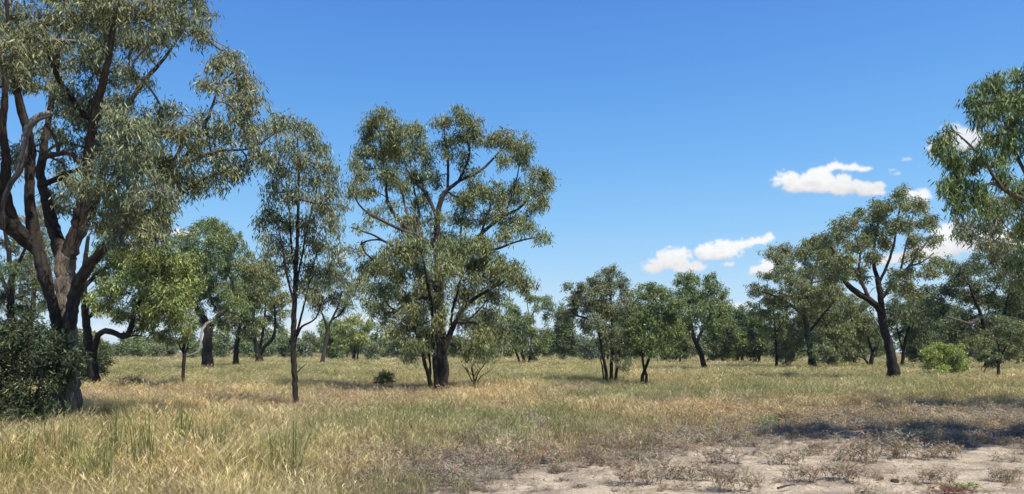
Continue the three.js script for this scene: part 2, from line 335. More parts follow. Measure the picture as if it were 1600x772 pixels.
      leafSpray(leafT, rand, t.x, t.y, t.z, Math.round(lf.per * (0.6 + 0.8 * rand())), lf.spread, lf.L, lf.w, lf.droop, cols, tint);
    });
  }
  // wood of the branches
  const B = wood(), tipR = o.tip ?? Math.max(0.006, px * 0.22), most = o.most ?? px * 4, pc = BARK[o.twigBark ?? o.bark ?? 'dark'];
  for (const n of nodes) n.r = Math.min(n.seedR ? n.seedR * 0.75 : most, tipR * Math.pow(Math.max(1, n.count), 0.4));
  for (const n of nodes) if (n.parent >= 0) {
    const a = nodes[n.parent], ra = Math.min(a.r, n.r * 1.5), sides = n.r > px * 1.2 ? 5 : 3;
    const kk = clamp((n.r / px - 1) / 3, 0, 1), col = pc.map((v, k) => lerp(v, barkC[k], kk));
    tube(B, [V(a), V(n)], [ra, n.r], [col, col], sides, 1, 0);
  }
  if (B.p.length) B.build('branches', M.twig, root).userData.kind = 'stuff';
  const crown = leafT.build(o.leafName ?? 'crown', M.leaf, root);
  tag(root, label, o.category ?? 'tree', o.group);
  scene.add(root);
  stats.leaves += leafT.i.length / 3; stats.wood += B.i.length / 3;
  return root;
}
const stats = { leaves: 0, wood: 0 };

// a tree or bush whose crown is given only by its outline: clumps are spread through it
function roundTree(name, label, o) {
  const rand = rng(o.seed * 13 + 5), [bx, by] = o.base, { top, hw } = o, bot = o.bot ?? by - (by - top) * 0.25, lean = o.lean ?? 0, cy = (top + bot) / 2, hh = (bot - top) / 2, clumps = [];
  const n = o.n ?? 9;
  for (let i = 0; i < n; i++) {
    const v = (i + 0.5) / n * 2 - 1, w = o.cone ? (v + 1) / 2 * 0.85 + 0.15 : Math.sqrt(1 - v * v * 0.85), u = (((i * 0.618) % 1) * 2 - 1) * w + (rand() - 0.5) * 0.3;
    const y = cy + v * hh * 0.8, s = (0.34 + rand() * 0.2);
    clumps.push([bx + lean * (by - y) / (by - top) + u * hw * 0.75, y, Math.max(3, hw * s), Math.max(2.5, Math.min(hw, hh) * s)]);
  }
  const limbs = o.limbs ?? [{ n: 'trunk', p: [[bx, by, o.tw ?? Math.max(2, (by - top) * 0.06)], [bx + lean * 0.3 + (rand() - 0.5) * 2, lerp(by, bot, 0.8), (o.tw ?? Math.max(2, (by - top) * 0.06)) * 0.8], [bx + lean * 0.6, cy, (o.tw ?? 3) * 0.4]] }];
  return growTree(name, label, Object.assign({}, o, { clumps, limbs, D: o.D ?? hw * groundZ(by) / F * 0.8 }));
}

// ---------------------------------------------------------------- the ground: one sheet to the horizon
const edgeOf = (px) => { const t = [[-600, 960], [540, 820], [640, 782], [720, 752], [900, 730], [1050, 706], [1200, 690], [1400, 684], [1600, 688], [2400, 700]]; let i = 0; while (i < t.length - 2 && px > t[i + 1][0]) i++; return lerp(t[i][1], t[i + 1][1], clamp((px - t[i][0]) / (t[i + 1][0] - t[i][0]), 0, 1)); };
const PATCHES = [   // patches of the meadow where the photograph shows them: px, py, half-width, half-height, kind, weight
  [800, 572, 1800, 18, 'green', 2.6], [1350, 606, 360, 14, 'green', 2.0], [250, 585, 260, 12, 'green', 2.0], [720, 655, 180, 20, 'green', 3.2], [960, 662, 120, 18, 'green', 1.8], [440, 668, 150, 16, 'green', 2.4], [120, 690, 220, 36, 'green', 2.6], [60, 740, 160, 30, 'green', 1.6], [420, 720, 50, 30, 'green', 1.2], [330, 700, 60, 30, 'green', 1.0], [520, 655, 120, 12, 'green', 1.4], [1150, 605, 200, 14, 'green', 1.3],
  [330, 618, 260, 16, 'brown', 0.9], [640, 626, 260, 13, 'brown', 0.8], [1060, 650, 120, 40, 'brown', 1.1], [980, 620, 220, 14, 'brown', 0.6], [1180, 632, 160, 10, 'brown', 0.7], [900, 690, 200, 16, 'brown', 0.9], [600, 690, 80, 20, 'brown', 0.5],
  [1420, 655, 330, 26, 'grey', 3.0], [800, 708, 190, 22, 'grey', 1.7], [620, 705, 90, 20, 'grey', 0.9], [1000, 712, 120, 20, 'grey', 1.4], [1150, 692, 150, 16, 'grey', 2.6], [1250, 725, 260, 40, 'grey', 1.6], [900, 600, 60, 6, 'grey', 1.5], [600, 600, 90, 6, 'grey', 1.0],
  [205, 592, 60, 8, 'grey', 1.0], [760, 606, 60, 7, 'brown', 1.2], [900, 603, 70, 8, 'brown', 1.4],
];
function field(x, z) {
  const d = Math.max(4, -z), px = CX + x / d * F, py = HZ + F * (EYE - LOW) / d, bare = HZ + F * EYE / d, s = (py - HZ);
  const n1 = fbm(x * 0.28 + 40, z * 0.28 + 7, 3), n2 = fbm(x * 1.1 + 9, z * 1.1 + 3, 4), n3 = fbm(x * 0.07 + 3, z * 0.07 + 80, 3);
  const dirt = smooth(bare + ((n2 - 0.5) * 0.6 + (fbm(x * 0.55 + 15, z * 0.55 + 33, 2) - 0.5) * 0.35) * s, edgeOf(px) - 10, edgeOf(px) + 16);
  const w = { straw: 0.75, green: 0.12, grey: 0.05, brown: 0.12 };
  for (const p of PATCHES) { const q = ((px - p[0]) / p[2]) ** 2 + ((py - p[1]) / p[3]) ** 2; if (q < 6) w[p[4]] += 1.6 * p[5] * Math.exp(-q); }
  const n4 = fbm(x * 0.4 - 30, z * 0.4 + 60, 3), n5 = fbm(x * 0.33 + 71, z * 0.33 - 20, 3);
  w.straw *= 0.2 + 1.6 * smooth(n1, 0.3, 0.65); w.green *= 0.12 + 1.9 * smooth(n4, 0.3, 0.65); w.brown *= 0.2 + 1.8 * smooth(n5, 0.32, 0.62); w.grey *= 0.5 + n2;
  w.grey += dirt * 3; w.straw *= 1 - 0.6 * dirt; w.green *= 1 - 0.85 * dirt;
  const sum = w.straw + w.green + w.grey + w.brown;
  for (const k in w) w[k] /= sum;
  const patchy = smooth(n2, 0.3, 0.62);
  const density = (1 - dirt) * (0.55 + 0.45 * patchy) * (1 - 0.55 * w.grey * (1 - patchy)) + dirt * 0.2 * smooth(n2, 0.5, 0.62);
  return { px, py, w, dirt, density, n1, n2 };
}
const groundY = (x, z) => (fbm(x * 0.5, z * 0.5, 3) - 0.5) * 0.10 + (fbm(x * 3.1 + 5, z * 3.1, 3) - 0.5) * 0.035;
{
  const line = (lo, hi, step, far) => { const a = []; for (let v = lo; v <= hi + 1e-6; v += step) a.push(v); let s = step; for (let v = hi; v < far;) { s *= 1.16; v += s; a.push(v); } s = step; for (let v = lo; v > -far;) { s *= 1.16; v -= s; a.unshift(v); } return a; };
  const xs = line(-14, 16, 0.085, 1500), zs = line(-27, -5, 0.07, 1500), T = new Tris(); T.uv = [];
  const dirtC = [0.60, 0.50, 0.36], darkC = [0.38, 0.315, 0.235], litterC = [0.21, 0.17, 0.125], mossC = [0.15, 0.13, 0.07];
  for (const z of zs) for (const x of xs) {
    const near = z < 0 && z > -400 && Math.abs(x) < 400, f = near ? field(x, z) : { dirt: 0, w: { grey: 0.1, green: 0.4, straw: 0.5, brown: 0.2 }, n1: 0.5, n2: 0.5 };
    const v = fbm(x * 2.3 + 60, z * 2.3, 4), u = fbm(x * 7, z * 7, 2), bare = f.dirt * smooth(v, 0.28, 0.52);
    const y = near ? groundY(x, z) - f.dirt * 0.05 + (u - 0.5) * 0.022 : 0;
    T.p.push(x, y, z); T.uv.push(x / 1.7, z / 1.7);
    for (let k = 0; k < 3; k++) {
      const grass = lerp(litterC[k], mossC[k], clamp(f.w.green * 1.3, 0, 1));
      const soil = lerp(darkC[k], dirtC[k], clamp(smooth(v, 0.25, 0.6) * (0.6 + 0.5 * f.n2), 0, 1));
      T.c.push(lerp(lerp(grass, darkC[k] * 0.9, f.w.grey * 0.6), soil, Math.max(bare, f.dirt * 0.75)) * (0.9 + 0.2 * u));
    }
  }
  const nx = xs.length;
  for (let j = 0; j < zs.length - 1; j++) for (let i = 0; i < nx - 1; i++) { const a = j * nx + i, b = a + nx; T.i.push(a, b, a + 1, b, b + 1, a + 1); }
  const grain = (x, y) => { const a = tnoise(x, y, 14, 14, 21), b = tnoise(x, y, 50, 50, 22), c = tnoise(x, y, 170, 170, 23), e = tnoise(x, y, 90, 90, 24); return [a, b, c, e]; };
  const gm = tex(1024, 1024, (x, y) => { const [a, b, c, e] = grain(x, y); let v = 0.9 + 0.12 * (a - 0.5) + 0.16 * (b - 0.5) + 0.22 * (c - 0.5); if (e > 0.87) v *= 0.62; if (e < 0.07) v *= 1.1; return [v, v * 0.985, v * 0.96]; }, true);
  const gb = tex(1024, 1024, (x, y) => { const [a, b, c, e] = grain(x, y); return 0.4 * a + 0.3 * b + 0.2 * c + (e > 0.84 ? 0.15 : 0); });
  const mat = new THREE.MeshStandardMaterial({ name: 'sandy soil', vertexColors: true, map: gm, bumpMap: gb, bumpScale: 0.03, roughness: 1 });
  const m = T.build('ground', mat); m.geometry.computeVertexNormals();
  tag(m, 'flat sandy ground running out to the horizon, bare and pale along a track in front', 'ground', null, 'structure');
  scene.add(m);
}

// ---------------------------------------------------------------- grass
function blade(T, x, z, az, h, lean, w, base, tip, opt = {}) {
  const segs = opt.segs ?? 3, ca = Math.cos(az), sa = Math.sin(az), tw = az + Math.PI / 2 + (opt.twist ?? 0), wx = Math.cos(tw) * w / 2, wz = Math.sin(tw) * w / 2, b = T.p.length / 3, y0 = opt.y ?? 0;
  for (let i = 0; i <= segs; i++) {
    const t = i / segs, hx = lean * h * t * t, k = i === segs ? 0.12 : 1 - 0.55 * t, y = y0 + h * (t - 0.35 * lean * t * t);
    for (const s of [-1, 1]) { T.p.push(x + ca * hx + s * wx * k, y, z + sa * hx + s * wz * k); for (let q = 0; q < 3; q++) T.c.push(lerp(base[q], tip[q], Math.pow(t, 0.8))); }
  }
  for (let i = 0; i < segs; i++) { const a = b + i * 2; T.i.push(a, a + 1, a + 2, a + 1, a + 3, a + 2); }
  return [x + ca * lean * h, y0 + h * (1 - 0.35 * lean), z + sa * lean * h];
}
function seedHead(T, rand, p, az, len, c) {   // a loose drooping head of a few spikelets
  for (let k = 0; k < 4; k++) { const a = az + (rand() - 0.5) * 1.6; blade(T, p[0] - Math.cos(az) * k * len * 0.12, p[2] - Math.sin(az) * k * len * 0.12, a, len * (0.5 + 0.4 * rand()), 0.9, 0.003 + 0.002 * rand(), c, c, { segs: 1, y: p[1] - k * len * 0.16, twist: rand() * 3 }); }
}
const WIND = 0.5;   // the stems lean a little towards the right
function tuft(seed, o) {      // blades of several tones in one tuft: some fresh, some dry
  const rand = rng(seed), T = new Tris(), tones = o.tones ?? [[o.base, o.tip, 1]];
  for (let i = 0; i < o.n; i++) {
    const r = o.spread * Math.sqrt(rand()), a = rand() * 6.283, h = o.h * (0.35 + 0.75 * Math.pow(rand(), 0.8)), az = rand() < 0.3 ? (rand() - 0.5) * 2 : rand() * 6.283;
    let u = rand(), k = 0; while (k < tones.length - 1 && (u -= tones[k][2]) > 0) k++;
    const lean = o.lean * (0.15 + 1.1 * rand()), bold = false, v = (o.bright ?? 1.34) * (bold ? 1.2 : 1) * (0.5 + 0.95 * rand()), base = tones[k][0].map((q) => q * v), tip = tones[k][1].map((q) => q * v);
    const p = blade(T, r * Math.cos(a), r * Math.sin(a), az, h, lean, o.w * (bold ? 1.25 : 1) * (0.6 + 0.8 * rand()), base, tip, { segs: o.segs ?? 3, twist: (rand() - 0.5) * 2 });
    if (rand() < (o.heads ?? 0)) seedHead(T, rand, p, az, h * 0.2, tip.map((q) => q * 1.12));
  }
  return T.geometry();
}
function wiry(seed, o) {     // a dead forb: forking grey stems with curled scraps of leaf
  const rand = rng(seed), T = new Tris();
  const stem = (x, y, z, az, h, lean, w, depth) => {
    const v = 0.7 + 0.6 * rand(), c = o.c.map((q) => q * v), tp = blade(T, x, z, az, h, lean, w, c, c, { segs: 2, y, twist: rand() * 3 });
    if (depth > 0) for (let k = 0; k < 3; k++) { const t = 0.08 + 0.87 * rand(); stem(lerp(x, tp[0], t * t), lerp(y, tp[1], t), lerp(z, tp[2], t * t), rand() * 6.283, h * (0.4 + 0.35 * rand()), 0.6 + rand() * 0.7, w * 0.75, depth - 1); }
    else for (let k = 0; k < 2; k++) { const u = rand(), l = o.leaf.map((q) => q * (0.7 + 0.7 * rand())); blade(T, lerp(x, tp[0], u), lerp(z, tp[2], u), rand() * 6.283, 0.03 + 0.03 * rand(), 1.2, 0.012 + rand() * 0.008, l, l, { segs: 1, y: lerp(y, tp[1], u), twist: rand() * 3 }); }
  };
  for (let i = 0; i < o.n; i++) { const r = o.spread * Math.sqrt(rand()), a = rand() * 6.283; stem(r * Math.cos(a), 0, r * Math.sin(a), rand() * 6.283, o.h * (0.4 + 0.5 * rand()), 0.3 + 0.6 * rand(), o.w ?? 0.005, o.depth ?? 2); }
  return T.geometry();
}
const TONE = {
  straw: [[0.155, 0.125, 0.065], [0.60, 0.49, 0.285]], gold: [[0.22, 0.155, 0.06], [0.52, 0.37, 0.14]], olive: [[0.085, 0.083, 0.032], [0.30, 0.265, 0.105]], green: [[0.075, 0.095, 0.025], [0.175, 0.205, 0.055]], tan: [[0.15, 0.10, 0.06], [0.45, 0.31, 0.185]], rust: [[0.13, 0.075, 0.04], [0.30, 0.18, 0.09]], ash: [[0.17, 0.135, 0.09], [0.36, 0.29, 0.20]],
};
const mix = (...m) => m.map(([k, w]) => [TONE[k][0], TONE[k][1], w]);
const KINDS = {
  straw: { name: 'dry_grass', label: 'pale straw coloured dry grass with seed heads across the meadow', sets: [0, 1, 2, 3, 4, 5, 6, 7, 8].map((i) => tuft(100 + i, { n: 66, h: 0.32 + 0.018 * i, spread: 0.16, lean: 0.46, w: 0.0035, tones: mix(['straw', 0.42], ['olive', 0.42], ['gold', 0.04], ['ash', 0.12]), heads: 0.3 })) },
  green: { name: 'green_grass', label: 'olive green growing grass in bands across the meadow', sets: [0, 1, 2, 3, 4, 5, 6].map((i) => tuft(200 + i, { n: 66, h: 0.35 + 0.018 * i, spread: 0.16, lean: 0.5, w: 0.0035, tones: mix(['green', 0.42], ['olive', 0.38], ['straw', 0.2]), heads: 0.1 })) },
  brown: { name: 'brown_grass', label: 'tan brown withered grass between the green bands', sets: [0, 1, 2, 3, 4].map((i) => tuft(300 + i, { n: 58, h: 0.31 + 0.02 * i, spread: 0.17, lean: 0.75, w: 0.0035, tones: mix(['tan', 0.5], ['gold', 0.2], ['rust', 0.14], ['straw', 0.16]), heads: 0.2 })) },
  grey: { name: 'dead_weeds', label: 'low grey brown dead weeds along the edge of the bare track', sets: [0, 1, 2, 3].map((i) => wiry(400 + i, { n: 8, h: 0.20 + 0.035 * i, spread: 0.16, w: 0.004, c: [0.22, 0.17, 0.115], leaf: [0.37, 0.30, 0.21] })) },
};
{
  const rand = rng(4242), put = { straw: [], green: [], brown: [], grey: [] };
  const zones = [[4.5, 8, 34, 1, 1], [8, 13, 68, 1, 1], [13, 20, 56, 1.05, 1.02], [20, 32, 32, 1.3, 1.05], [32, 55, 17, 1.7, 1.05], [55, 95, 6, 2.8, 1.05], [95, 180, 1.2, 5.5, 1.05], [180, 420, 0.16, 12, 1.1]];
  for (const [d0, d1, den, wide, tall] of zones) {
    const area = 0.64 * (d1 * d1 - d0 * d0) + 8 * (d1 - d0), n = Math.round(area * den);
    for (let i = 0; i < n; i++) {
      let d; do { d = d0 + (d1 - d0) * rand(); } while (rand() > (0.64 * d + 4) / (0.64 * d1 + 4));
      const x = (rand() * 2 - 1) * (0.64 * d + 4), z = -d, f = field(x, z);
      if (rand() > f.density * (0.6 + 0.5 * vnoise(x * 1.9 + 300, z * 1.9 + 300))) continue;
      let u = rand(), kind = 'straw';
      for (const k of ['straw', 'green', 'brown', 'grey']) { u -= f.w[k]; if (u <= 0) { kind = k; break; } }
      const left = smooth(f.py, 660, 760) * (1 - smooth(f.px, 350, 700));
      const s = tall * (0.6 + 0.65 * rand()) * (0.42 + 0.3 * f.n1 + 0.35 * f.n2 + 0.5 * vnoise(x * 1.9 + 300, z * 1.9 + 300)) * (1 + 0.12 * left) * (1 - 0.5 * f.w.grey * (kind === 'grey' ? 0.3 : 1)) * (1 - 0.35 * f.dirt) * (kind === 'grey' ? 0.95 : 1);
      put[kind].push([x, groundY(x, z) - 0.02 - f.dirt * 0.05, z, rand() * 6.283, s * wide * (0.85 + 0.3 * rand()), s, (0.55 + 0.85 * rand()) * (0.75 + 0.5 * f.n2), (f.n1 - 0.5) * 2]);
    }
  }
  const m4 = new THREE.Matrix4(), q = new THREE.Quaternion(), e = new THREE.Euler(), col = new THREE.Color();
  let total = 0;
  for (const k in put) {
    const K = KINDS[k], g = new THREE.Group(); g.name = K.name;
    tag(g, K.label, k === 'grey' ? 'weeds' : 'grass', null, 'stuff');
    K.sets.forEach((geo, si) => {
      const mine = put[k].filter((_, i) => i % K.sets.length === si), im = shadows(new THREE.InstancedMesh(geo, M.grass, mine.length));
      im.name = 'tuft';
      mine.forEach((t, i) => {
        e.set((rand() - 0.5) * 0.36, t[3], (rand() - 0.5) * 0.36 - 0.06); q.setFromEuler(e);
        m4.compose(new THREE.Vector3(t[0], t[1], t[2]), q, new THREE.Vector3(t[4], t[5], t[4]));
        im.setMatrixAt(i, m4);
        im.setColorAt(i, col.setRGB(t[6] * (1 + 0.12 * t[7]), t[6], t[6] * (1 - 0.15 * t[7])));
      });
      im.userData.kind = 'stuff';
      g.add(im); total += mine.length;
    });
    scene.add(g);
  }
  console.log('tufts', total);
}
{ // dead leaves, bark strips and twigs lying on the bare soil and under the weeds
  const rand = rng(909), T = new Tris(), S = new Tris(), spots = [];
  blade(T, 0, 0, 0, 0.02, 3.5, 0.016, [1, 1, 1], [1, 1, 1], { segs: 3 });
  blade(S, 0, 0, 0, 0.02, 9, 0.007, [1, 1, 1], [1, 1, 1], { segs: 3 });
  for (let i = 0; i < 60000 && spots.length < 16000; i++) {
    const d = 7.5 + Math.pow(rand(), 0.8) * 15, x = (rand() * 2 - 1) * (0.64 * d + 3), f = field(x, -d);
    if (rand() > (f.dirt * 0.06 + f.w.grey * 0.4 * (1 - f.dirt)) * smooth(f.n2, 0.25, 0.6)) continue;
    spots.push([x, groundY(x, -d) - f.dirt * 0.05 + 0.004 + 0.015 * rand() * (1 - f.dirt), -d, rand() * 6.283, 0.6 + rand() * 1.3, rand()]);
  }
  const g = new THREE.Group(); g.name = 'leaf_litter'; tag(g, 'dead leaves and twigs scattered over the bare track and its edge', 'leaf litter', null, 'stuff');
  const m4 = new THREE.Matrix4(), q = new THREE.Quaternion(), e = new THREE.Euler(), col = new THREE.Color();
  [T, S].forEach((t, ti) => {
    const mine = spots.filter((_, i) => (i % 4 === 3) === (ti === 1)), im = shadows(new THREE.InstancedMesh(t.geometry(), M.grass, mine.length));
    im.name = ti ? 'twig' : 'dead_leaf'; im.userData.kind = 'stuff';
    mine.forEach((s, i) => {
      e.set((rand() - 0.5) * 0.7, s[3], (rand() - 0.5) * 0.7); q.setFromEuler(e);
      m4.compose(new THREE.Vector3(s[0], s[1], s[2]), q, new THREE.Vector3(s[4], s[4], s[4])); im.setMatrixAt(i, m4);
      const k = s[5] < 0.12 ? [0.55, 0.48, 0.38] : s[5] < 0.6 ? [0.30, 0.235, 0.17] : [0.17, 0.12, 0.085]; im.setColorAt(i, col.setRGB(...k));
    });
    g.add(im);
  });
  scene.add(g);
}

// ---------------------------------------------------------------- the big gum tree on the left
growTree('gum_tree', 'huge gum tree with thick forked trunk and grey-green crown rising behind the dark bush', {
  base: [100, 650], seed: 11, D: 3.2, bark: 'dark', twigBark: 'grey', tip: 0.007,
  leaf: { cols: 'gum', L: 0.155, w: 0.031, cov: 0.76, droop: 0.8, per: 18, spread: 0.17 },
  limbs: [
    { n: 'trunk', p: [[103, 655, 38, 0], [102, 600, 37, 0], [101, 550, 37, 0], [101, 520, 38, 0], [101, 485, 33, 0.1], [101, 445, 29, 0.2], [100, 410, 30, 0.3], [98, 385, 28, 0.35]], c: ['ashen', 'ashen'] },
    { p: [[96, 522, 17, -0.2], [86, 488, 17, -0.35], [74, 448, 17, -0.45], [65, 408, 19, -0.5], [54, 370, 21, -0.5], [48, 330, 17, -0.6], [46, 285, 14, -0.7], [48, 240, 16, -0.8], [44, 205, 14, -1], [30, 160, 11, -1.2], [22, 110, 8, -1.5], [15, 50, 6, -1.8], [8, -20, 4, -2]], c: ['black', 'brown'] },
    { p: [[62, 398, 16, -0.4], [40, 374, 22, -0.6], [10, 348, 26, -1], [-25, 315, 24, -1.4], [-60, 270, 20, -1.8], [-80, 200, 14, -2.2], [-90, 110, 9, -2.4]], c: ['black', 'dark'] },
    { p: [[98, 400, 24, 0.3], [88, 372, 21, 0.4], [79, 345, 20, 0.5], [72, 312, 18, 0.6], [66, 290, 16, 0.7], [63, 270, 14, 0.8], [70, 225, 11, 1.0], [78, 170, 9, 1.4], [88, 110, 8, 1.7], [92, 50, 5, 2], [95, -20, 4, 2.2]], c: ['dark', 'brown'] },
    { p: [[101, 415, 24, 0.3], [111, 385, 23, 0.3], [121, 355, 24, 0.3], [128, 325, 22, 0.2], [134, 295, 19, 0.1], [138, 262, 17, 0], [141, 225, 15, -0.2], [146, 190, 13, -0.4], [155, 150, 11, -0.6], [165, 110, 9, -0.8], [175, 60, 8, -1], [182, 0, 6, -1.2], [190, -50, 4, -1.3]], c: ['dark', 'tan'] },
    { p: [[112, 385, 20, 0.6], [133, 345, 18, 0.8], [150, 310, 15, 1.1], [160, 270, 13, 1.4], [172, 215, 11, 1.8], [190, 180, 9, 2.0], [228, 124, 7, 2.2], [262, 84, 5, 2.4], [290, 40, 3, 2.6]], c: ['dark', 'tan'] },
    { p: [[107, 515, 18, -0.35], [113, 478, 17, -0.4], [122, 445, 18, -0.4], [136, 418, 16, -0.5], [153, 398, 14, -0.6], [172, 378, 13, -0.7], [193, 358, 11, -0.8], [212, 338, 9, -0.9], [240, 328, 7, -1], [262, 320, 6, -1], [300, 290, 5, -1.1], [345, 268, 3.5, -1.2]], c: ['black', 'tan'] },
    { p: [[240, 328, 7, -1], [262, 296, 6, -0.6], [274, 268, 6, -0.3], [300, 250, 5, 0], [340, 236, 4, 0.3], [390, 232, 3, 0.5], [430, 208, 2.5, 0.6]], c: ['tan', 'tan'] },
    { p: [[262, 296, 6, -0.6], [290, 245, 5, -0.3], [318, 200, 5, 0], [332, 165, 4, 0.2], [345, 130, 3, 0.3], [372, 108, 2.5, 0.4]], c: ['brown', 'brown'] },
    { p: [[147, 185, 10, -0.4], [128, 178, 10, -0.4], [110, 150, 9, -0.6], [92, 125, 8, -0.8], [75, 80, 6, -1], [60, 20, 4, -1.2]], c: ['black', 'dark'] },
    { p: [[4, 358, 6, -1.2], [5, 318, 7, -1.3], [16, 288, 8, -1.4], [30, 268, 9, -1.5], [39, 228, 10, -1.6], [41, 208, 11, -1.6], [52, 189, 11, -1.6], [66, 181, 11, -1.6], [80, 177, 9, -1.6]], c: ['grey', 'white'], n: 'dead_limb', label: 'bleached bare dead limb bent over at its broken top', dead: true },
    { p: [[62, 278, 8, 0.2], [66, 250, 9, 0], [76, 243, 9, -0.2], [92, 241, 8, -0.3], [110, 238, 8, -0.4], [120, 250, 7, -0.4], [128, 262, 6, -0.2]], c: ['brown', 'tan'], dead: true },
    { p: [[62, 290, 10, 0.1], [78, 284, 9, 0], [93, 278, 9, -0.1], [108, 270, 7, -0.1], [130, 262, 6, 0]], c: ['dark', 'dark'], dead: true },
    { p: [[92, 240, 7, -0.3], [88, 222, 6, -0.3], [80, 206, 5, -0.3], [70, 195, 4, -0.3]], c: ['tan', 'grey'] },
    { p: [[20, 350, 20, -0.9], [8, 300, 16, -1.1], [10, 250, 13, -1.3], [4, 200, 10, -1.5], [8, 140, 8, -1.7], [2, 70, 6, -1.9]], c: ['brown', 'brown'] },
  ],
  clumps: [
    [15, 70, 40, 38], [55, 95, 30, 28], [92, 88, 42, 42], [60, 55, 32, 28], [112, 28, 46, 38], [165, 20, 52, 40], [225, 12, 50, 36], [275, -5, 46, 34], [295, 32, 30, 22], [205, 66, 46, 34], [150, 105, 48, 44], [250, 55, 34, 24],
    [40, -40, 50, 40], [130, -40, 70, 40], [225, -50, 60, 38], [-40, 40, 60, 60], [-50, 150, 50, 60], [-80, -20, 60, 50], [300, -35, 30, 24],
    [112, 160, 42, 38], [165, 165, 46, 40], [200, 200, 44, 40], [152, 232, 44, 38], [185, 262, 48, 38], [235, 235, 40, 38], [250, 190, 28, 26], [285, 205, 26, 32], [212, 125, 18, 16], [268, 165, 18, 16],
    [345, 92, 24, 16], [372, 115, 28, 24], [395, 155, 24, 28], [366, 150, 20, 18], [345, 195, 28, 24], [385, 205, 28, 24], [330, 236, 32, 18], [416, 200, 20, 16], [412, 236, 16, 14], [388, 255, 24, 14], [350, 268, 26, 16],
    [318, 280, 26, 18], [282, 285, 28, 24], [240, 298, 38, 26], [215, 325, 34, 24], [190, 345, 26, 18], [250, 350, 26, 18], [22, 250, 20, 26, 1.5], [85, 205, 20, 16, 1.5], [100, 275, 20, 22, 2], [325, 130, 12, 9], [428, 185, 14, 12], [300, 245, 22, 16],
    [95, 320, 22, 26, 2.4], [160, 300, 26, 26, -1.5], [40, 130, 22, 18, 1.6], [185, 318, 26, 22, -2], [215, 350, 24, 18, -1.8], [150, 345, 20, 18, -1.2, 0.7], [235, 372, 18, 14, -1.4, 0.8], [120, 290, 20, 22, -1.6, 0.7], [20, 20, 30, 26], [30, 100, 26, 22, -1], [178, 375, 16, 12, -1.6, 0.7], [262, 262, 26, 22, -1.4],
  ],
});

// ---------------------------------------------------------------- slender tree and the tall spreading tree in the middle
growTree('slender_gum', 'slender young gum tree with one thin dark trunk and drooping grey-green leaves', {
  base: [462, 629], seed: 22, D: 1.2, ragged: 0, bark: 'black', twigBark: 'brown', tip: 0.006,
  leaf: { cols: 'gum', L: 0.165, w: 0.032, cov: 0.66, droop: 0.95, per: 14, spread: 0.2 },
  limbs: [
    { n: 'trunk', p: [[462, 632, 9.5, 0], [461, 600, 9, 0], [459, 565, 9, 0], [458, 530, 9, 0], [459, 495, 8.5, 0], [461, 462, 8, 0], [462, 430, 6.5, 0], [464, 390, 5.5, 0], [465, 350, 5, 0], [467, 300, 4, 0], [466, 255, 3, 0], [465, 210, 2, 0]] },
    { p: [[460, 540, 4.4, 0], [465, 515, 4, 0.1], [472, 490, 3.4, 0.2], [480, 455, 2.8, 0.3], [488, 420, 3, 0.4], [498, 385, 2, 0.5]], c: ['black', 'brown'] },
    { p: [[464, 525, 4, 0], [472, 510, 3.5, -0.2], [484, 504, 3, -0.3], [494, 496, 2.4, -0.4], [500, 480, 2, -0.4], [505, 462, 1.4, -0.5]], dead: true },
    { p: [[459, 470, 4, 0], [452, 445, 3.4, -0.2], [446, 415, 4, -0.3], [441, 385, 3, -0.4], [434, 350, 2, -0.4]], c: ['brown', 'brown'] },
    { p: [[463, 440, 3.6, 0], [472, 400, 3, 0.2], [479, 360, 3.4, 0.4], [492, 310, 2.5, 0.5], [500, 260, 1.5, 0.5]], c: ['brown', 'brown'] },
    { p: [[461, 425, 4, 0], [455, 380, 3.4, 0.2], [452, 330, 2.6, 0.4], [446, 280, 1.6, 0.5]], c: ['brown', 'brown'] },
    { n: 'twig', p: [[462, 584, 2.4, 0], [470, 576, 1.6, 0], [479, 568, 1, 0]], dead: true },
    { n: 'twig', p: [[459, 545, 3, 0], [453, 536, 2.4, 0], [451, 528, 1.4, 0]], dead: true },
  ],
  clumps: [
    [458, 190, 20, 14], [485, 202, 20, 18], [450, 222, 24, 18], [496, 228, 24, 20], [470, 245, 28, 20], [440, 258, 24, 20], [512, 258, 18, 18], [486, 278, 28, 20], [428, 295, 22, 20], [458, 305, 24, 20], [522, 290, 14, 20], [500, 315, 24, 20],
    [420, 328, 18, 24], [448, 345, 24, 20], [480, 350, 24, 20], [520, 338, 18, 24], [416, 366, 13, 18], [440, 382, 20, 15], [500, 380, 25, 20], [524, 380, 13, 18], [464, 396, 18, 15], [484, 416, 20, 18], [508, 425, 20, 18], [442, 412, 16, 14], [418, 395, 10, 14], [468, 440, 18, 12], [492, 452, 20, 12], [536, 318, 8, 14], [406, 345, 7, 14],
  ],
});

